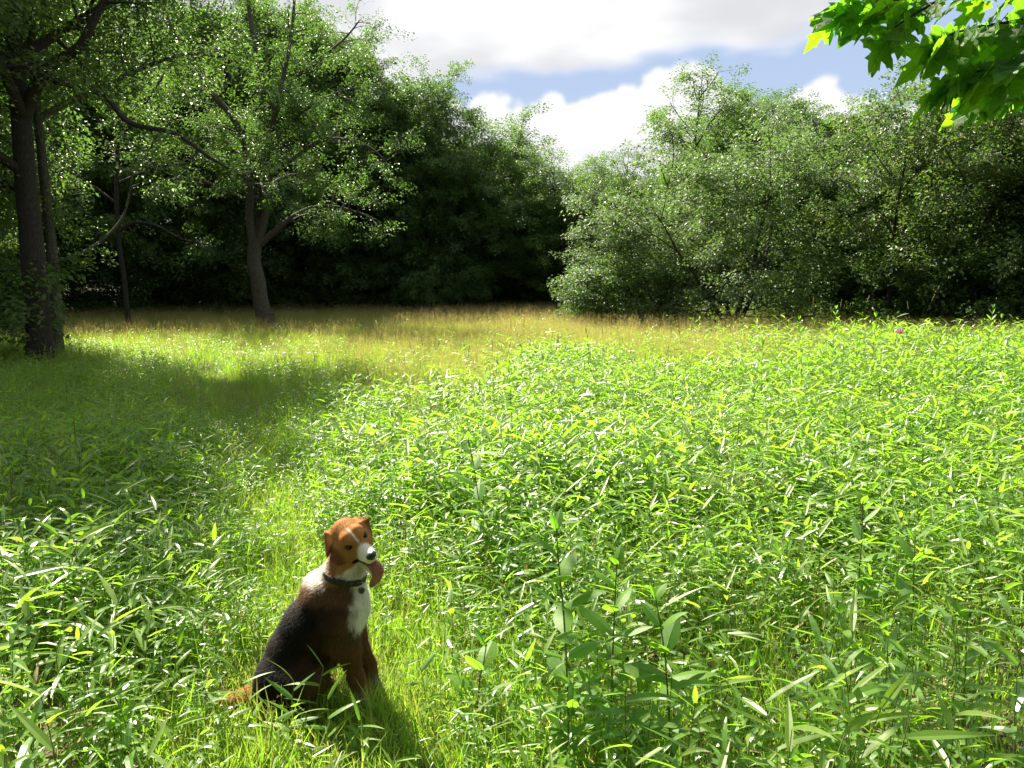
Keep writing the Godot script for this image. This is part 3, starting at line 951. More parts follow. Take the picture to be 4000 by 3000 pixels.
func fur_color(p: Vector3, n: Vector3) -> Color:
	var q := face.transposed() * (p - HEAD)
	var w := coat.get_noise_3dv(p * 60.0) * 0.5
	var tan_ := Color(0.38, 0.185, 0.066)
	var white := Color(0.72, 0.68, 0.60)
	var black := Color(0.012, 0.010, 0.009)
	var brown := Color(0.046, 0.025, 0.013)
	if p.y > 0.515 + w * 0.012 and (q.length() < 0.105 + w * 0.01 or q.z > 0.03):
		var c := tan_.lerp(Color(0.22, 0.09, 0.035), clampf(0.4 + w, 0, 1) * 0.6)
		if (Basis(Vector3.RIGHT, -0.22) * (q - Vector3(0, -0.063, 0.092)) / (MOUTH * 1.08)).length() < 1.0:
			return Color(0.02, 0.012, 0.012)
		var muzzle := smoothstep(0.072, 0.090, q.z + w * 0.014 - maxf(0.0, -q.y - 0.03) * 0.6)
		var blaze := smoothstep(0.006, 0.002, absf(q.x + w * 0.004)) * smoothstep(0.005, 0.025, q.z) * smoothstep(0.012, 0.028, q.y) * 0.8
		var chin := smoothstep(-0.060, -0.072, q.y + w * 0.01)
		c = c.lerp(white, clampf(maxf(maxf(muzzle, blaze), chin * 0.8), 0, 1))
		# darker rims round the eyes
		for s in [-1, 1]:
			var e := q.distance_to(Vector3(s * 0.034, 0.014, 0.05))
			c = c.lerp(Color(0.035, 0.02, 0.014), smoothstep(0.016, 0.010, e))
		# dark backs of the ears
		if absf(q.x) > 0.055 and q.y > -0.045:
			c = c.lerp(Color(0.16, 0.06, 0.025), smoothstep(0.055, 0.075, absf(q.x) + w * 0.01))
		return c
	var nape := smoothstep(-0.010, 0.014, -0.655 - p.x + w * 0.03) * smoothstep(0.466, 0.494, p.y + w * 0.03)
	var bib := smoothstep(-0.016, 0.014, p.x + 0.556 - maxf(0.0, 0.34 - p.y) * 0.5 + w * 0.04) * smoothstep(0.245, 0.285, p.y + w * 0.04)
	var pale := maxf(nape, bib)
	if p.y > 0.485:
		return tan_.lerp(brown, 0.45).lerp(white, maxf(nape, smoothstep(-0.60, -0.57, p.x + w * 0.03)))
	# tail
	if p.x < -0.925 and p.y < 0.09:
		return Color(0.45, 0.20, 0.07).lerp(white, smoothstep(-1.045, -1.06, p.x))
	# legs
	if p.x > -0.64 and p.y < 0.27:
		return brown.lerp(Color(0.20, 0.09, 0.035), 0.5).lerp(Color(0.26, 0.21, 0.16), smoothstep(0.13, 0.07, p.y + w * 0.03))
	if p.y < 0.05 and p.x > -0.80:
		return Color(0.22, 0.11, 0.05)
	var away := (p - Vector3(-0.877, 0.252, -2.9)).dot(Vector3(0.897, -0.444, 0.0))
	var c := black.lerp(brown, smoothstep(0.10, 0.17, away + w * 0.05))
	c = c.lerp(Color(0.10, 0.054, 0.027), smoothstep(0.17, 0.23, away + w * 0.04))
	c = c.lerp(Color(0.12, 0.064, 0.032), smoothstep(0.40, 0.44, p.y + w * 0.03) * 0.9)
	return c.lerp(white, pale)

func build_dog() -> void:
	coat.seed = 4
	coat.frequency = 0.35
	var f := Vector3(0.63, -0.18, 0.755).normalized()
	var s := Vector3(0.74, 0.48, -0.47)
	s = (s - f * s.dot(f)).normalized()
	face = Basis(s, f.cross(s), f)
	var dog := thing("dog", "tan, black and white dog sitting on the trail, tongue out, looking back over its shoulder", "dog", Vector3(-0.75, 0, -2.88))
	var z := -2.88
	var b := Field.new(Vector3(-1.11, -0.03, -3.06), Vector3(-0.42, 0.60, -2.66), 0.0105)
	# trunk
	b.bone(Vector3(-0.645, 0.405, z), Vector3(-0.728, 0.30, z), 0.098, 0.100)
	b.bone(Vector3(-0.728, 0.30, z), Vector3(-0.785, 0.205, z), 0.100, 0.098)
	b.bone(Vector3(-0.785, 0.205, z), Vector3(-0.825, 0.105, z), 0.098, 0.097)
	b.bone(Vector3(-0.61, 0.40, z), Vector3(-0.62, 0.33, z), 0.082, 0.082)
	b.bone(Vector3(-0.68, 0.25, z), Vector3(-0.74, 0.15, z), 0.062, 0.058)
	# neck
	b.bone(Vector3(-0.645, 0.43, z), Vector3(-0.602, 0.505, -2.872), 0.080, 0.064)
	b.bone(Vector3(-0.602, 0.505, -2.872), Vector3(-0.585, 0.59, -2.865), 0.066, 0.058)
	b.bone(Vector3(-0.70, 0.44, z), Vector3(-0.64, 0.485, -2.875), 0.060, 0.056)
	b.bone(Vector3(-0.585, 0.44, z), Vector3(-0.578, 0.37, z), 0.055, 0.062)
	for side in [1.0, -1.0]:
		b.bone(Vector3(-0.69, 0.43, z + side * 0.06), Vector3(-0.615, 0.345, z + side * 0.078), 0.040, 0.044, 0.035)
		b.bone(Vector3(-0.615, 0.345, z + side * 0.085), Vector3(-0.63, 0.265, z + side * 0.07), 0.042, 0.034, 0.03)
	# forelegs and shoulders, then hind legs
	for side in [1.0, -1.0]:
		var k: float = z + side * 0.062
		var out: float = 0.0 if side > 0 else 0.022
		b.bone(Vector3(-0.60, 0.385, k), Vector3(-0.588, 0.25, k), 0.056, 0.042)
		b.bone(Vector3(-0.588, 0.25, k), Vector3(-0.556 + out, 0.125, k), 0.040, 0.026)
		b.bone(Vector3(-0.556 + out, 0.125, k), Vector3(-0.538 + out, 0.045, k), 0.026, 0.024, 0.02)
		b.bone(Vector3(-0.538 + out, 0.03, k), Vector3(-0.508 + out, 0.018, k + 0.004), 0.026, 0.021, 0.02)
		for toe in [-0.013, -0.004, 0.005, 0.014]:
			b.bone(Vector3(-0.515 + out, 0.015, k + toe), Vector3(-0.497 + out, 0.009, k + toe * 1.25), 0.010, 0.008, 0.006)
		var m: float = z + side * 0.085
		b.bone(Vector3(-0.83, 0.12, z + side * 0.05), Vector3(-0.735, 0.15, m + side * 0.015), 0.094, 0.066)
		b.bone(Vector3(-0.735, 0.15, m + side * 0.015), Vector3(-0.692, 0.15, m + side * 0.02), 0.066, 0.044)
		b.bone(Vector3(-0.695, 0.145, m + side * 0.02), Vector3(-0.80, 0.04, m + side * 0.02), 0.042, 0.028)
		b.bone(Vector3(-0.80, 0.032, m + side * 0.02), Vector3(-0.69, 0.022, m + side * 0.028), 0.028, 0.026, 0.02)
		for toe in [-0.014, -0.004, 0.006, 0.015]:
			b.bone(Vector3(-0.69, 0.018, m + side * 0.028 + toe), Vector3(-0.668, 0.010, m + side * 0.028 + toe * 1.2), 0.011, 0.008, 0.006)
	# tail
	b.bone(Vector3(-0.885, 0.075, z), Vector3(-0.95, 0.045, -2.84), 0.034, 0.030)
	b.bone(Vector3(-0.95, 0.045, -2.84), Vector3(-1.02, 0.045, -2.80), 0.031, 0.029)
	b.bone(Vector3(-1.02, 0.045, -2.80), Vector3(-1.07, 0.055, -2.78), 0.028, 0.014)
	var skin := Tris.new()
	skin.colored = true
	b.net(skin, fur_color, func(p): return p.y < 0.51)
	# head, on a finer grid
	var g := Field.new(Vector3(-0.79, 0.455, -3.0), Vector3(-0.43, 0.73, -2.69), 0.0036)
	g.bone(Vector3(-0.612, 0.485, -2.875), Vector3(-0.602, 0.505, -2.872), 0.0735, 0.067, 0.02)
	g.bone(Vector3(-0.602, 0.505, -2.872), Vector3(-0.585, 0.60, -2.865), 0.066, 0.055, 0.03)
	g.bone(Vector3(-0.70, 0.44, z), Vector3(-0.64, 0.485, -2.875), 0.060, 0.056, 0.03)
	g.bone(head_at(0, 0.004, -0.03), head_at(0, 0.0, 0.02), 0.056, 0.052, 0.02)
	for e in [-1.0, 1.0]:
		g.bone(head_at(e * 0.034, -0.024, 0.0), head_at(e * 0.026, -0.03, 0.035), 0.038, 0.028, 0.02)
		g.bone(head_at(e * 0.024, 0.030, 0.030), head_at(e * 0.022, 0.026, 0.044), 0.020, 0.014, 0.018)
		g.bone(head_at(e * 0.014, -0.031, 0.075), head_at(e * 0.010, -0.033, 0.119), 0.0185, 0.0135, 0.012)
	g.bone(head_at(0, -0.010, 0.045), head_at(0, -0.017, 0.126), 0.027, 0.0155, 0.016)
	g.bone(head_at(0, -0.062, 0.012), head_at(0, -0.096, 0.088), 0.028, 0.017, 0.014)
	for e in [-1.0, 1.0]:
		g.bone(head_at(e * 0.016, -0.072, 0.03), head_at(e * 0.009, -0.097, 0.104), 0.018, 0.011, 0.01)
	for e in [-1.0, 1.0]:
		g.carve(head_at(e * 0.034, 0.014, 0.058), face, Vector3(0.012, 0.008, 0.010), 0.006)
	g.carve(head_at(0, -0.063, 0.092), face * Basis(Vector3.RIGHT, 0.22), MOUTH, 0.004)
	# ears: each folds outwards and hangs
	g.flap(Vector3(-0.610, 0.680, -2.900), Vector3(-0.610, 0.655, -2.835), Vector3(-0.668, 0.650, -2.885), 0.0055, 0.008)
	g.flap(Vector3(-0.622, 0.652, -2.836), Vector3(-0.670, 0.650, -2.888), Vector3(-0.655, 0.578, -2.842), 0.0045, 0.006)
	g.flap(Vector3(-0.562, 0.700, -2.905), Vector3(-0.540, 0.690, -2.868), Vector3(-0.522, 0.694, -2.902), 0.0065, 0.012)
	g.flap(Vector3(-0.540, 0.690, -2.868), Vector3(-0.520, 0.690, -2.902), Vector3(-0.507, 0.635, -2.885), 0.0055, 0.010)
	g.net(skin, fur_color, func(p): return p.y > 0.488)
	var fur := mat("short coat", Color.WHITE, 0.8, null, 0.2)
	fur.vertex_color_use_as_albedo = true
	var body := part("body", skin.mesh(fur), null, dog)
	body.position = -dog.position
	# hair standing off the skin
	var hair_mesh := Tris.new()
	for k in 2:
		var a := k * PI * 0.5
		var w := Vector3(cos(a), 0, sin(a)) * 0.0011
		hair_mesh.tri(-w, Vector3(0, 0.5, 0.05) - w * 0.8, w)
		hair_mesh.tri(w, Vector3(0, 0.5, 0.05) - w * 0.8, Vector3(0, 0.5, 0.05) + w * 0.8)
		hair_mesh.tri(Vector3(0, 0.5, 0.05) - w * 0.8, Vector3(0, 1.0, 0.2), Vector3(0, 0.5, 0.05) + w * 0.8)
	var hair_mat := mat("hair", Color.WHITE, 0.65, null, 0.2)
	hair_mat.vertex_color_use_as_albedo = true
	var spots := []
	var tones := []
	var r := RandomNumberGenerator.new()
	r.seed = 77
	for i in range(0, skin.v.size(), 3):
		var a := skin.v[i]
		var e1 := skin.v[i + 1] - a
		var e2 := skin.v[i + 2] - a
		var area := e1.cross(e2).length() * 0.5
		var head_part := a.y > 0.535
		var many := area * (170000.0 if head_part else 110000.0)
		var n := int(many) + (1 if r.randf() < many - int(many) else 0)
		for k in n:
			var x := r.randf()
			var y := r.randf()
			if x + y > 1.0:
				x = 1 - x
				y = 1 - y
			var p := a + e1 * x + e2 * y
			var q := face.transposed() * (p - HEAD)
			if head_part and (q.z > 0.11 and q.y > -0.05 or (Basis(Vector3.RIGHT, -0.22) * (q - Vector3(0, -0.063, 0.092)) / (MOUTH * 1.25)).length() < 1.0):
				continue
			var band := p - Vector3(-0.603, 0.503, -2.872)
			if absf(band.dot(Vector3(0.22, 0.97, 0.06))) < 0.013 and band.length() < 0.095:
				continue
			var nn := skin.n[i]
			var comb := Vector3(-0.45, -0.8, 0.0) if not head_part else -face.z * 0.8 + Vector3.DOWN * 0.3
			comb = (comb - nn * comb.dot(nn)).normalized()
			var dir := (nn * 0.27 + comb + Vector3(r.randf_range(-0.3, 0.3), r.randf_range(-0.3, 0.3), r.randf_range(-0.3, 0.3))).normalized()
			var l := r.randf_range(0.0045, 0.0075) if head_part else r.randf_range(0.010, 0.022)
			if p.x < -0.92 and p.y < 0.11:
				l *= 1.5
			var side := dir.cross(nn).normalized()
			spots.append(Transform3D(Basis(side * (0.45 if head_part else 0.65), dir * l, side.cross(dir) * l), p - nn * 0.001))
			var c := fur_color(p, nn)
			var tone := r.randf_range(0.75, 1.3)
			tones.append(Color(c.r * tone, c.g * tone, c.b * tone))
	var mm := MultiMesh.new()
	mm.transform_format = MultiMesh.TRANSFORM_3D
	mm.use_colors = true
	mm.mesh = hair_mesh.mesh(hair_mat)
	mm.instance_count = spots.size()
	for i in spots.size():
		mm.set_instance_transform(i, spots[i])
		mm.set_instance_color(i, tones[i])
	var hair := MultiMeshInstance3D.new()
	hair.name = "hair"
	hair.multimesh = mm
	hair.position = -dog.position
	hair.set_meta("kind", "stuff")
	dog.add_child(hair, true)
	# eyes, nose, tongue, collar
	var wet := mat("wet black", lin(0.012, 0.009, 0.008), 0.12)
	for e in [-1.0, 1.0]:
		var ball := SphereMesh.new()
		ball.radius = 0.0095
		ball.height = 0.019
		ball.radial_segments = 20
		ball.rings = 12
		var eye := part("eye", ball, wet, dog)
		eye.position = head_at(e * 0.0335, 0.014, 0.0475) - dog.position
	var nf := Field.new(head_at(0, 0, 0.137) - Vector3.ONE * 0.04, head_at(0, 0, 0.137) + Vector3.ONE * 0.04, 0.0016)
	nf.bone(head_at(-0.008, -0.008, 0.136), head_at(0.008, -0.008, 0.136), 0.011, 0.011, 0.008)
	nf.bone(head_at(0, -0.006, 0.140), head_at(0, -0.020, 0.138), 0.011, 0.007, 0.008)
	for e in [-1.0, 1.0]:
		nf.carve(head_at(e * 0.009, -0.012, 0.149), face, Vector3(0.0042, 0.0032, 0.006), 0.002)
	var nt := Tris.new()
	nf.net(nt, func(_p, _n): return Color.WHITE, func(_p): return true)
	part("nose", nt.mesh(mat("nose leather", lin(0.014, 0.013, 0.015), 0.32)), null, dog).position = -dog.position
	# tongue, a thick strip hanging out over the lower teeth
	var lip := head_at(0.003, -0.092, 0.121)
	var line := smooth_path(PackedVector3Array([head_at(0, -0.070, 0.040), head_at(0, -0.077, 0.08), head_at(0, -0.082, 0.112), lip + Vector3(-0.003, -0.013, 0.001), lip + Vector3(-0.010, -0.032, 0.000), lip + Vector3(-0.016, -0.050, -0.002)]), 4)
	var tf := Field.new(Vector3(-0.58, 0.46, -2.86), Vector3(-0.42, 0.62, -2.68), 0.0022)
	for i in line.size() - 1:
		var wide: float = lerpf(0.010, 0.0155, clampf(i / 12.0, 0, 1))
		for k in [-1.0, -0.6, -0.2, 0.2, 0.6, 1.0]:
			var sd: Vector3 = face.x * wide * k
			var cup: Vector3 = face.z * 0.002 * absf(k)
			tf.bone(line[i] + sd + cup, line[i + 1] + sd + cup, 0.0042, 0.0042, 0.010)
	var tt := Tris.new()
	tf.net(tt, func(_p, _n): return Color.WHITE, func(_p): return true)
	var pink := mat("tongue", lin(0.27, 0.085, 0.08), 0.35)
	pink.subsurf_scatter_enabled = true
	pink.subsurf_scatter_strength = 0.2
	part("tongue", tt.mesh(pink), null, dog).position = -dog.position
	# collar: a flat band round the neck with a ring and a tag
	var ct := Tris.new()
	var mid := Vector3(-0.603, 0.503, -2.872)
	var ax := Vector3(0.22, 0.97, 0.06).normalized()
	var cx := ax.cross(Vector3(0, 0, 1)).normalized()
	var cz := cx.cross(ax)
	var prof := [[0.073, -0.0115], [0.0815, -0.0105], [0.082, 0.0], [0.0810, 0.0105], [0.072, 0.0115]]
	for i in 40:
		var a0 := TAU * i / 40
		var a1 := TAU * (i + 1) / 40
		for k in 4:
			var pp := func(a: float, q) -> Vector3: return mid + (cx * cos(a) + cz * sin(a)) * q[0] + ax * q[1]
			var p00: Vector3 = pp.call(a0, prof[k])
			var p10: Vector3 = pp.call(a1, prof[k])
			var p01: Vector3 = pp.call(a0, prof[k + 1])
			var p11: Vector3 = pp.call(a1, prof[k + 1])
			ct.tri(p00, p10, p01)
			ct.tri(p10, p11, p01)
	var collar := part("collar", ct.mesh(mat("black webbing", lin(0.012, 0.011, 0.012), 0.7)), null, dog)
	collar.position = -dog.position
	var steel := mat("steel", lin(0.55, 0.55, 0.56), 0.25)
	steel.metallic = 1.0
	var ring := TorusMesh.new()
	ring.inner_radius = 0.0085
	ring.outer_radius = 0.0115
	ring.rings = 20
	ring.ring_segments = 8
	var rp := mid + (cx * cos(0.55) + cz * sin(0.55)) * 0.084 - ax * 0.008
	var rg := part("ring", ring, steel, collar)
	rg.position = rp
	rg.rotation = Vector3(1.2, 0.3, 0.4)
	var disc := CylinderMesh.new()
	disc.top_radius = 0.012
	disc.bottom_radius = 0.012
	disc.height = 0.002
	disc.radial_segments = 20
	var tg := part("tag", disc, mat("dark tag", lin(0.05, 0.05, 0.055), 0.35), collar)
	tg.position = rp - Vector3(-0.002, 0.018, -0.004)
	tg.rotation = Vector3(1.35, 0.2, 0.3)

# ------------------------------------------------------------------ single plants

func leaf_mesh(m: Material, length: float, width: float, droop: float, widest: float, base: float, rib: Material) -> ArrayMesh:
	var t := Tris.new()
	blade(t, Vector3.ZERO, Vector3(0, 0, 1), Vector3(1, 0, 0), length, width, droop, 8, 0.10, widest, base)
	var mesh := ArrayMesh.new()
	t.add_to(mesh, m)
	if rib:
		var v := Tris.new()
		var pts := PackedVector3Array()
		for i in 5:
			var f := i / 4.0 * 0.93
			pts.append(Vector3(0, -droop * length * f * f - 0.0008, length * f))
		tube(v, pts, 0.0016, 0.0006, 4)
		v.add_to(mesh, rib)
	return mesh

# puts a leaf on a stem: az round it, el above the level
func hang_leaf(called: String, mesh: Mesh, parent: Node, p: Vector3, az: float, el: float, roll: float, size: float) -> MeshInstance3D:
	var o := part(called, mesh, null, parent)
	o.transform = Transform3D((Basis(Vector3.UP, az) * Basis(Vector3.RIGHT, -el) * Basis(Vector3.BACK, roll)).scaled(Vector3.ONE * size), p)
	return o

func stem_mesh(high: float, r0: float, lean: Vector3, m: Material) -> Array:
	var t := Tris.new()
	var pts := PackedVector3Array()
	for i in 7:
		var f := i / 6.0
		pts.append(Vector3(lean.x * f * f, f, lean.z * f * f) * high + Vector3(rng.randf_range(-1, 1), 0, rng.randf_range(-1, 1)) * 0.004 * f)
	tube(t, pts, r0, r0 * 0.45, 6)
	return [t.mesh(m), pts]

func paired_plant(called: String, label: String, category: String, at: Vector3, high: float, meshes: Array, pairs: int, first: float, leaf_size: float, el: float, m: Material, group := "") -> Node3D:
	var t := thing(called, label, category, at, 0, group)
	var s := stem_mesh(high, 0.0042, Vector3(rng.randf_range(-0.1, 0.1), 0, rng.randf_range(-0.1, 0.1)), m)
	part("stem", s[0], null, t)
	var a := rng.randf() * TAU
	for i in pairs:
		var f := lerpf(first, 0.97, float(i) / (pairs - 1))
		var p: Vector3 = along(s[1], f)[0]
		a += PI * 0.5 + rng.randf_range(-0.25, 0.25)
		var size := leaf_size * (1.0 - 0.5 * pow(float(i) / (pairs - 1), 3)) * rng.randf_range(0.85, 1.1)
		for k in 2:
			hang_leaf("leaf", meshes[rng.randi() % meshes.size()], t, p, a + PI * k + rng.randf_range(-0.12, 0.12), el + 0.65 * pow(float(i) / (pairs - 1), 2) + rng.randf_range(-0.15, 0.15), rng.randf_range(-0.35, 0.35), size)
	return t

const ORDER := ["first", "second", "third", "fourth", "fifth", "sixth", "seventh", "eighth", "ninth", "tenth", "eleventh", "twelfth", "thirteenth", "fourteenth", "fifteenth", "sixteenth"]

# how many of the same zone stand further left in the view
func rank(spots: Array, i: int, zones: Array) -> int:
	var n := 0
	for k in spots.size():
		if zones[k] == zones[i] and spots[k][0] / -spots[k][1] < spots[i][0] / -spots[i][1]:
			n += 1
	return n

func build_plants() -> void:
	var milk_leaf := mat("milkweed leaf", lin(0.075, 0.15, 0.02), 0.5, lin(0.25, 0.54, 0.025), 0.25)
	var milk_pale := mat("milkweed leaf, greyer", lin(0.10, 0.17, 0.05), 0.5, lin(0.26, 0.66, 0.03), 0.35)
	var rib := mat("leaf rib", lin(0.16, 0.22, 0.09), 0.5)
	var milk_stem := mat("milkweed stem", lin(0.09, 0.11, 0.045), 0.6)
	var ml := [leaf_mesh(milk_leaf, 0.16, 0.066, 0.22, 0.45, 0.3, rib), leaf_mesh(milk_leaf, 0.15, 0.072, 0.35, 0.5, 0.35, rib), leaf_mesh(milk_pale, 0.155, 0.062, 0.12, 0.45, 0.3, rib)]
	var milk := [[0.18, -2.44, 0.82, 8, "tallest broad-leaved milkweed in the foreground, just right of the photo's centre"], [0.32, -2.53, 0.68, 7, "second milkweed, close behind the tallest foreground one on its right"], [0.49, -2.40, 0.62, 6, "rightmost of the three foreground milkweeds, its top leaves in a fan"],
		[0.01, -5.99, 0.95, 9, "tall milkweed standing above the meadow at mid distance, near the photo's centre"], [-0.14, -4.04, 0.80, 8, "milkweed at mid distance, just left of and in front of the tall central one"], [0.76, -4.65, 0.62, 6, "half hidden milkweed right of the central ones"], [1.5, -3.45, 0.62, 6, "milkweed with large pale leaves right of centre, among the leafy grass"],
		[1.65, -3.27, 0.52, 5, "low milkweed beside the pale-leaved one on its right"], [0.15, -2.30, 0.30, 4, "young milkweed at the foot of the tallest foreground one"], [-0.12, -2.62, 0.36, 4, "small milkweed left of the tallest foreground one"]]
	for p in milk:
		paired_plant("milkweed", p[4], "milkweed", on_ground(p[0], p[1]), p[2], ml, p[3], 0.28, 0.95, 0.45, milk_stem, "milkweeds in the meadow")
	# tall narrow-leaved plants along the right
	var tall_leaf := mat("tall plant leaf", lin(0.085, 0.17, 0.02), 0.45, lin(0.32, 0.66, 0.025), 0.36)
	var tl := [leaf_mesh(tall_leaf, 0.11, 0.026, 0.25, 0.4, 0.3, null), leaf_mesh(tall_leaf, 0.10, 0.03, 0.1, 0.45, 0.3, null)]
	var tall := [[3.5, -9.05, 1.2, "tallest leafy stem breaking the dark tree line at right of centre"], [3.71, -8.51, 1.15, "leafy stem just right of the tallest one against the dark woods"], [3.01, -8.51, 1.12, "slender leafy stem left of the tallest one"], [2.43, -7.99, 1.02, "shorter leafy stem, leftmost of the row before the woods"],
		[3.56, -7.45, 1.1, "leafy stem beside the pink flower head"], [3.91, -7.23, 1.12, "bushy leafy stem right of the pink flower head"], [5.19, -9.05, 1.2, "tall leafy stem near the right edge, highest of its clump"], [5.06, -8.51, 1.12, "leafy stem at the right edge, leaning out of its clump"], [4.14, -8.21, 1.05, "leafy stem at the left end of the right-hand clump"],
		[4.5, -8.0, 1.08, "leafy stem in the middle of the right-hand clump"], [4.75, -7.7, 1.05, "leafy stem in front of the right-hand clump"], [3.44, -8.27, 0.98, "short leafy stem in front of the tallest one"], [1.6, -8.32, 0.78, "lone leafy stem right of the central milkweed"], [5.6, -8.6, 1.15, "outermost leafy stem cut by the right edge"]]
	for p in tall:
		paired_plant("leafy_stem", p[3], "wild plant", on_ground(p[0], p[1]), p[2] * 1.06, tl, 14, 0.3, 1.15, 0.6, M.stem, "tall leafy stems along the right of the meadow")
	# the pink flower
	var fl := paired_plant("pink_wildflower", "single pink flower head on a stem among the leafy stems at right", "flower", on_ground(3.56, -7.6), 1.12, tl, 9, 0.3, 0.9, 0.5, M.stem)
	var ft := Tris.new()
	for i in 90:
		var d := rand_dir()
		d.y = absf(d.y)
		ft.tri(Vector3(0, 1.06, 0), Vector3(0, 1.07, 0) + d * 0.04 + rand_dir() * 0.006, Vector3(0, 1.07, 0) + d * 0.04 + rand_dir() * 0.006)
	part("flower_head", ft.mesh(mat("pink petals", lin(0.34, 0.14, 0.22), 0.6, lin(0.3, 0.12, 0.2))), null, fl)
	# timothy: stiff stalks with narrow dark seed heads
	var green_head := mat("green seed head", lin(0.17, 0.17, 0.08), 0.85)
	var tan_head := mat("tan seed head", lin(0.32, 0.26, 0.14), 0.8, lin(0.3, 0.25, 0.12))
	var heads := []
	for m in [green_head, tan_head]:
		var t := Tris.new()
		tube(t, PackedVector3Array([Vector3(0, 0, 0), Vector3(0, 0.012, 0), Vector3(0, 0.085, 0), Vector3(0, 0.1, 0)]), 0.0048, 0.0036, 8)
		for i in 160:
			var a := rng.randf() * TAU
			var y := rng.randf() * 0.1
			var d := Vector3(cos(a), rng.randf_range(0.1, 0.7), sin(a)).normalized()
			var q := Vector3(0, y, 0) + Vector3(cos(a), 0, sin(a)) * 0.0038
			var w := d.cross(Vector3.UP).normalized() * 0.0007
			t.tri(q - w, q + d * 0.0034, q + w)
		heads.append(t.mesh(m))
	var spikes := [[-0.22, -9.77, 0.82], [-0.14, -9.38, 0.82], [0.14, -11.7, 0.95], [0.46, -9.77, 0.84], [0.63, -10.32, 0.88], [0.98, -11.41, 0.9], [1.05, -10.84, 0.9], [1.19, -10.46, 0.95], [0.99, -9.38, 0.84], [1.14, -8.68, 0.84], [1.64, -9.34, 0.8], [-0.51, -8.68, 0.84], [-0.85, -8.63, 0.95], [-1.17, -7.28, 0.75], [2.18, -10.46, 0.94],
		[4.71, -12.96, 1.2], [5.3, -13.6, 1.15], [5.9, -14.2, 1.2], [6.4, -13.2, 1.15], [7.0, -14.4, 1.25], [-1.5, -4.6, 0.8], [-2.0, -5.34, 0.9], [-2.42, -5.98, 0.86], [-1.9, -6.2, 0.75], [-2.42, -4.53, 0.75], [1.7, -6.2, 0.75], [2.6, -5.8, 0.78], [1.25, -4.6, 0.7], [2.9, -6.9, 0.85]]
	var places := ["in the cluster of spikes past mid meadow", "rising before the dark woods at right", "beside the trail on the left", "in the leafy grass right of centre"]
	var zones := []
	for i in spikes.size():
		zones.append(0 if i < 15 else (1 if i < 20 else (2 if i < 25 else 3)))
	for i in spikes.size():
		var p = spikes[i]
		var zone: int = zones[i]
		var tan_one: bool = zone == 1 or i == 12 or i == 21 or i == 22
		var t := thing("timothy_stalk", ORDER[rank(spikes, i, zones)] + (" tan" if tan_one else " green") + " seed head from the left " + places[zone], "grass stalk", on_ground(p[0], p[1]), rng.randf() * TAU, "seed heads standing above the meadow")
		var s := stem_mesh(p[2] - 0.08, 0.0014, Vector3(rng.randf_range(0.02, 0.22), 0, rng.randf_range(-0.12, 0.12)), M.stem)
		part("stem", s[0], null, t)
		var h := part("seed_head", heads[1 if tan_one else 0], null, t)
		var pts: PackedVector3Array = s[1]
		var up := (pts[6] - pts[5]).normalized()
		var sx := up.cross(Vector3.BACK).normalized()
		var thick := 0.8
		h.transform = Transform3D(Basis(sx * thick, up * 1.25, sx.cross(up) * thick), pts[6])
	# single broad-leaved grasses nearest the viewer, some in front of the dog
	var gl := [leaf_mesh(M.grass, 0.125, 0.021, 0.25, 0.25, 0.55, null), leaf_mesh(M.grass_b, 0.115, 0.019, 0.4, 0.25, 0.55, null), leaf_mesh(M.grass_c, 0.12, 0.022, 0.12, 0.25, 0.55, null)]
	var near := [[-0.74, -2.60, 0.23, "left of the dog's hind foot"], [-0.67, -2.66, 0.24, "in front of the dog's hind foot"], [-0.86, -2.62, 0.26, "across the dog's rump"], [-0.60, -2.52, 0.2, "below the dog's belly"], [-0.50, -2.50, 0.15, "in the dog's shadow"], [-0.70, -2.49, 0.14, "at the bottom of the trail"], [-0.79, -2.52, 0.16, "just below the dog's tail"], [-1.0, -2.62, 0.2, "left of the dog's tail"],
		[-1.18, -2.7, 0.3, "at the left of the trail, catching white glints"], [-1.32, -2.55, 0.34, "in the bottom left corner"], [-1.5, -2.75, 0.36, "at the left edge, lower part"], [-1.22, -3.05, 0.38, "left of the dog, knee high"], [-1.55, -3.2, 0.4, "at the left edge beside dark gaps"], [-1.35, -3.5, 0.42, "left of the dog's back"], [-1.72, -3.6, 0.42, "upper left edge of the foreground"],
		[-0.3, -2.75, 0.3, "right of the dog's forelegs"], [-0.22, -2.95, 0.4, "right of the dog's chest"], [-0.18, -3.2, 0.42, "right of the dog's tongue"], [-0.28, -3.5, 0.44, "right of the dog's head"], [0.0, -2.6, 0.3, "between the dog and the milkweeds"], [0.03, -2.9, 0.36, "left behind the milkweeds"], [0.6, -2.7, 0.36, "right of the milkweeds"],
		[0.85, -2.6, 0.3, "in the lower right foreground"], [1.0, -2.9, 0.38, "lower right, against bare litter"], [1.2, -2.65, 0.28, "towards the bottom right corner"], [1.45, -2.85, 0.36, "right edge, lower part"], [1.3, -3.2, 0.42, "right foreground with drooping leaves"], [0.9, -3.4, 0.44, "right of centre, foreground"], [1.62, -3.1, 0.4, "at the right edge of the foreground"]]
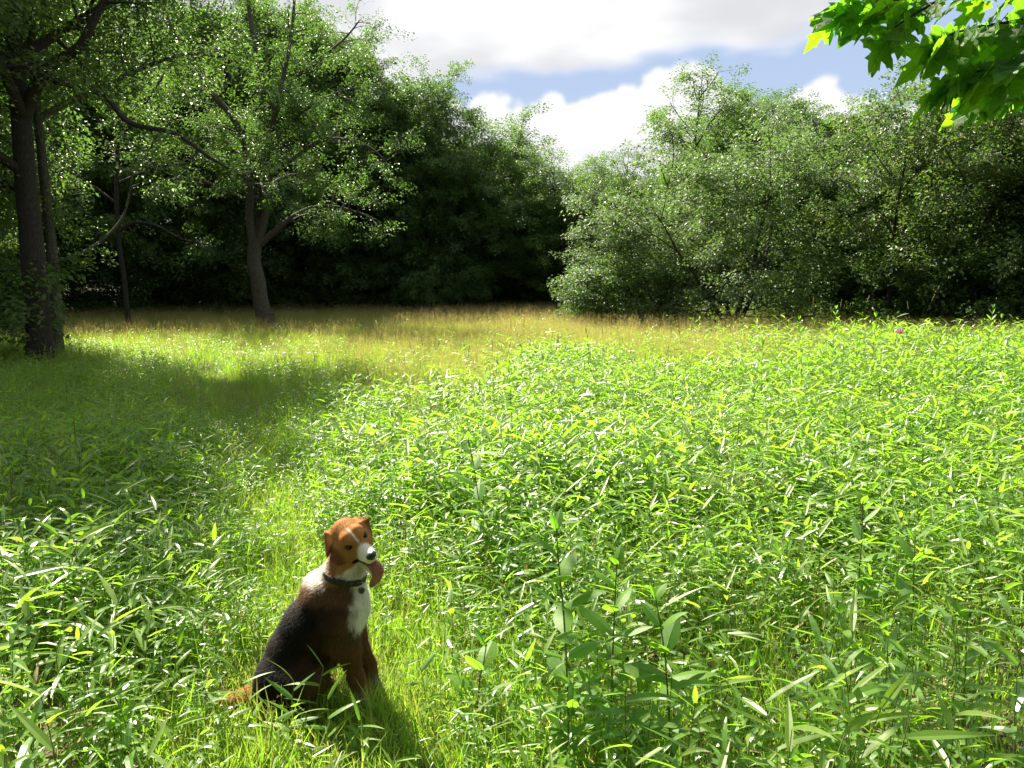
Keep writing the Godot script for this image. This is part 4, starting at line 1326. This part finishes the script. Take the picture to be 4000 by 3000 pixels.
	for p in near:
		var t := thing("broad_leaved_grass", "single broad-leaved grass stem " + p[3], "grass plant", on_ground(p[0], p[1]), 0, "broad-leaved grasses nearest the viewer")
		var s := stem_mesh(p[2], 0.0019, Vector3(rng.randf_range(-0.25, 0.25), 0, rng.randf_range(-0.15, 0.15)), M.stem)
		part("stem", s[0], null, t)
		var a := rng.randf() * TAU
		var n := 5 + int(p[2] * 9.0)
		for i in n:
			a += PI + rng.randf_range(-0.6, 0.6)
			var f := lerpf(0.25, 1.0, float(i) / (n - 1))
			hang_leaf("leaf", gl[rng.randi() % 3], t, along(s[1], f)[0], a, rng.randf_range(0.15, 0.75) if i < n - 1 else 1.15, rng.randf_range(-0.5, 0.5), rng.randf_range(0.75, 1.1))
	# fern by the big trunk
	var fern_mat := mat("fern", lin(0.08, 0.16, 0.04), 0.45, lin(0.26, 0.50, 0.06))
	for k in 2:
		var fr := thing("fern", ["bright feathery fern left of the foot of the big dark trunk", "second fern further left, half in shade"][k], "fern", on_ground([-9.15, -9.9][k], [-14.7, -14.4][k]))
		for i in 7:
			var t := Tris.new()
			var az := TAU * i / 7.0 + rng.randf() * 0.5
			var out := Vector3(cos(az), 0, sin(az))
			var side := Vector3(-sin(az), 0, cos(az))
			var pts := PackedVector3Array()
			for j in 9:
				var f := j / 8.0
				pts.append(out * f * 0.6 + Vector3.UP * (1.0 * f - 0.42 * f * f))
			tube(t, pts, 0.004, 0.0015, 4)
			for j in 30:
				var f := 0.2 + 0.8 * j / 30.0
				var q := along(pts, f)
				var l: float = 0.18 * sin(PI * (0.12 + 0.86 * (f - 0.2) / 0.8)) + 0.01
				for sd in [-1.0, 1.0]:
					var dd: Vector3 = (side * sd + q[1] * 0.35).normalized()
					blade(t, q[0], dd, dd.cross(Vector3.UP).normalized(), l, 0.018, 0.25, 2, 0.0, 0.3, 0.8)
			part("frond", t.mesh(fern_mat), null, fr)
	# dead bits on the ground
	var bit := Tris.new()
	blade(bit, Vector3(-0.03, 0.004, 0), Vector3(1, 0.12, 0).normalized(), Vector3(0, 0.2, 1).normalized(), 0.06, 0.02, 0.1, 3, 0.3, 0.4, 0.2)
	var bits := []
	for i in 5200:
		var z := -sqrt(lerpf(1.8 * 1.8, 7.0 * 7.0, rng.randf()))
		var x := rng.randf_range(-0.68, 0.68) * -z
		bits.append(Transform3D(Basis.from_euler(Vector3(rng.randf_range(-0.6, 0.6), rng.randf() * TAU, rng.randf_range(-0.5, 0.5))).scaled(Vector3.ONE * rng.randf_range(0.4, 1.3)), on_ground(x, z) + Vector3.UP * rng.randf() * 0.02))
	stuff("leaf_litter", bit.mesh(M.dry), bits, self)
	for k in 3:
		var t := thing("dry_stalk", ["pale dead stalk lying across the lower right foreground", "short yellow dead blade below the milkweeds", "grey dead stalk at the bottom right corner"][k], "dead stalk", on_ground([0.72, 0.42, 1.35][k], [-2.75, -2.55, -2.6][k]), [0.5, -0.3, 1.1][k])
		var w := Tris.new()
		tube(w, PackedVector3Array([Vector3(-0.2, 0.02, 0), Vector3(-0.05, 0.05, 0.01), Vector3(0.1, 0.09, 0), Vector3(0.22, 0.16, -0.01)]), 0.005, 0.002, 6)
		part("stalk", w.mesh(M.dry), null, t)
		var bl := Tris.new()
		blade(bl, Vector3(0.05, 0.08, 0), Vector3(0.9, 0.3, 0.2).normalized(), Vector3(-0.2, 0, 1).normalized(), 0.14, 0.014, 0.4, 4, 0.2, 0.3, 0.5)
		part("blade", bl.mesh(M.dry), null, t)

# ------------------------------------------------------------------ the maple overhead

# a five-lobed leaf with its stalk at the origin, hanging along +z; size about one unit
func maple_leaf(m: Material, rib: Material, cup: float, twist: float) -> ArrayMesh:
	var half := [Vector2(0.0, 0.0), Vector2(0.10, -0.10), Vector2(0.24, -0.13), Vector2(0.27, -0.05), Vector2(0.40, -0.02), Vector2(0.36, 0.08), Vector2(0.30, 0.16), Vector2(0.42, 0.20), Vector2(0.50, 0.30), Vector2(0.60, 0.44), Vector2(0.46, 0.43), Vector2(0.40, 0.52), Vector2(0.30, 0.47), Vector2(0.18, 0.46), Vector2(0.22, 0.60), Vector2(0.26, 0.72), Vector2(0.16, 0.72), Vector2(0.11, 0.85), Vector2(0.0, 1.06)]
	var poly := PackedVector2Array(half)
	for i in range(half.size() - 2, 0, -1):
		poly.append(Vector2(-half[i].x, half[i].y))
	# finer triangles: fan each outline edge to the ribs
	var t := Tris.new()
	var bend := func(p: Vector2) -> Vector3:
		var r := p - Vector2(0, 0.3)
		return Vector3(p.x, -cup * r.length_squared() - 0.25 * p.y * p.y * cup + absf(p.x) * 0.18 + twist * p.x * p.y + 0.02 * sin(p.x * 19.0 + p.y * 11.0), p.y)
	var idx := Geometry2D.triangulate_polygon(poly)
	for i in range(0, idx.size(), 3):
		var a := poly[idx[i]]
		var b := poly[idx[i + 1]]
		var c := poly[idx[i + 2]]
		var mid := (a + b + c) / 3.0
		for e in [[a, b], [b, c], [c, a]]:
			t.tri(bend.call(e[0]), bend.call(e[1]), bend.call(mid))
	var mesh := ArrayMesh.new()
	t.add_to(mesh, m)
	var v := Tris.new()
	for tip in [Vector2(0, 0.98), Vector2(0.52, 0.40), Vector2(-0.52, 0.40), Vector2(0.34, 0.0), Vector2(-0.34, 0.0)]:
		var pts := PackedVector3Array()
		for i in 5:
			pts.append(bend.call(tip * (i / 4.0)) - Vector3(0, 0.006, 0))
		tube(v, pts, 0.009, 0.003, 4)
	tube(v, PackedVector3Array([Vector3(0, 0.2, -0.40), Vector3(0, 0.1, -0.2), Vector3.ZERO]), 0.011, 0.010, 4)
	v.add_to(mesh, rib)
	return mesh

func build_maple() -> void:
	var leaf_a := mat("maple leaf", lin(0.03, 0.065, 0.012), 0.6, lin(0.29, 0.70, 0.012), 0.25)
	var leaf_b := mat("maple leaf, bluer green", lin(0.027, 0.062, 0.016), 0.55, lin(0.22, 0.60, 0.02), 0.25)
	var rib := mat("maple leaf stalk", lin(0.10, 0.12, 0.03), 0.6)
	var meshes := []
	for i in 5:
		meshes.append(maple_leaf(leaf_a if i % 2 == 0 else leaf_b, rib, [0.12, 0.22, 0.05, 0.16, 0.28][i], [0.0, 0.3, -0.25, 0.15, -0.4][i]))
	var foot := on_ground(3.3, -1.6)
	var tree := thing("maple_tree", "maple standing right of the viewer, its leafy branch hanging into the top right corner", "tree", foot)
	var trunk := Tris.new()
	tube(trunk, PackedVector3Array([Vector3(0, -0.2, 0), Vector3(0, 0.3, 0), Vector3(0.03, 1.5, 0.02), Vector3(0.0, 3.0, 0), Vector3(0.05, 5.5, 0.1), Vector3(0.0, 7.0, 0.1)]), 0.17, 0.05, 12, 0.06)
	part("trunk", trunk.mesh(M.bark), null, tree)
	var limb := Tris.new()
	tube(limb, smooth_path(PackedVector3Array([Vector3(3.3, 1.75, -1.6), Vector3(2.7, 2.1, -1.75), Vector3(2.0, 2.2, -1.9), Vector3(1.5, 2.215, -1.97)]), 4), 0.035, 0.012, 8)
	part("limb", limb.mesh(M.bark), null, tree).position = -foot
	var lines := [[Vector3(1.5, 2.215, -1.97), Vector3(1.27, 2.209, -2.0), Vector3(1.09, 2.183, -2.0), Vector3(0.962, 2.176, -2.02), Vector3(0.867, 2.178, -2.05), Vector3(0.80, 2.183, -2.1), Vector3(0.765, 2.178, -2.12)],
		[Vector3(0.962, 2.176, -2.02), Vector3(0.88, 2.13, -1.99), Vector3(0.82, 2.09, -1.97)],
		[Vector3(1.55, 2.2, -1.95), Vector3(1.21, 2.118, -1.9), Vector3(1.06, 2.084, -1.9), Vector3(0.96, 2.065, -1.88), Vector3(0.885, 2.04, -1.85)],
		[Vector3(1.9, 2.2, -1.92), Vector3(1.5, 2.07, -1.8), Vector3(1.152, 2.014, -1.8), Vector3(1.031, 1.987, -1.82), Vector3(0.955, 1.966, -1.84), Vector3(0.905, 1.95, -1.86)],
		[Vector3(1.9, 2.2, -1.92), Vector3(1.55, 2.06, -2.08), Vector3(1.35, 2.03, -2.1), Vector3(1.205, 2.0, -2.1), Vector3(1.10, 1.975, -2.08)],
		[Vector3(1.27, 2.209, -2.0), Vector3(1.2, 2.15, -2.1), Vector3(1.12, 2.1, -2.2)]]
	for n in lines.size():
		var path := smooth_path(PackedVector3Array(lines[n]), 4)
		for i in path.size():
			path[i] += Vector3(0.05, 0.03, 0)
		var w := Tris.new()
		tube(w, path, 0.010 if n == 0 else 0.005, 0.0022, 6)
		part("branch" if n == 0 else "twig", w.mesh(M.bark), null, tree).position = -foot
		var len := 0.0
		for i in path.size() - 1:
			len += path[i].distance_to(path[i + 1])
		var count := int(len / 0.054)
		for i in count:
			var f := 0.15 + 0.85 * (i + 0.5) / count
			var q := along(path, f)
			if q[0].x > 1.5:
				continue
			for sd in [-1.0, 1.0]:
				var size := rng.randf_range(0.068, 0.104)
				var d: Vector3 = q[1]
				var out: Vector3 = (d.cross(Vector3.UP) * sd * rng.randf_range(0.3, 1.0) + d * 0.7 + Vector3.DOWN * rng.randf_range(0.15, 0.9)).normalized()
				maple_hang(meshes[rng.randi() % 5], tree, q[0] - foot, out, size)
		maple_hang(meshes[0], tree, path[path.size() - 1] - foot, ((path[path.size() - 1] - path[path.size() - 3]).normalized() + Vector3.DOWN * 0.7).normalized(), 0.095)
	# the rest of the crown, above and outside the picture
	var list := []
	for i in 700:
		var p := Vector3(rng.randf_range(0.9, 3.6), rng.randf_range(2.45, 4.4), rng.randf_range(-2.9, -0.6))
		if p.y < 1.55 + 0.47 * -p.z and p.x < 0.75 * -p.z:
			continue
		list.append(maple_at(p - foot, (Vector3(rng.randf_range(-1, 1), -0.7, rng.randf_range(-1, 1))).normalized(), rng.randf_range(0.09, 0.14)))
	for i in 170:
		var p := Vector3(rng.randf_range(0.25, 1.7), rng.randf_range(2.52, 2.95), rng.randf_range(-2.75, -1.9))
		list.append(maple_at(p - foot, (Vector3(rng.randf_range(-1, 1), -0.6, rng.randf_range(-1, 1))).normalized(), rng.randf_range(0.08, 0.12)))
	# a higher limb that reaches over the meadow and shades the near right corner
	var reach := Tris.new()
	tube(reach, smooth_path(PackedVector3Array([Vector3(3.3, 3.3, -1.55), Vector3(2.2, 4.0, -2.6), Vector3(0.8, 4.4, -4.0), Vector3(-0.4, 4.7, -5.2), Vector3(-1.2, 4.8, -6.0)]), 4), 0.05, 0.012, 8)
	part("limb", reach.mesh(M.bark), null, tree).position = -foot
	for i in 330:
		var p := Vector3(rng.randf_range(-1.9, 0.6), rng.randf_range(4.1, 5.2), 0)
		p.z = -5.2 + (p.x + 0.6) * 0.6 + rng.randf_range(-1.1, 1.1)
		p.y = maxf(p.y, EYE + 0.50 + 0.38 * Vector2(p.x, p.z).length())
		list.append(maple_at(p - foot, (Vector3(rng.randf_range(-1, 1), -0.7, rng.randf_range(-1, 1))).normalized(), rng.randf_range(0.09, 0.14)))
	stuff("crown", meshes[1], list, tree)

func maple_at(p: Vector3, out: Vector3, size: float) -> Transform3D:
	var up := (Vector3.UP + rand_dir() * 0.75 + Vector3(-0.2, 0, -0.55)).normalized()
	var x := up.cross(out).normalized()
	var y := out.cross(x)
	return Transform3D((Basis(out, rng.randf_range(-0.8, 0.8)) * Basis(x, y, out)).scaled(Vector3.ONE * size), p + out * size * 0.38)

func maple_hang(mesh: Mesh, parent: Node, p: Vector3, out: Vector3, size: float) -> void:
	part("leaf", mesh, null, parent).transform = maple_at(p, out, size)
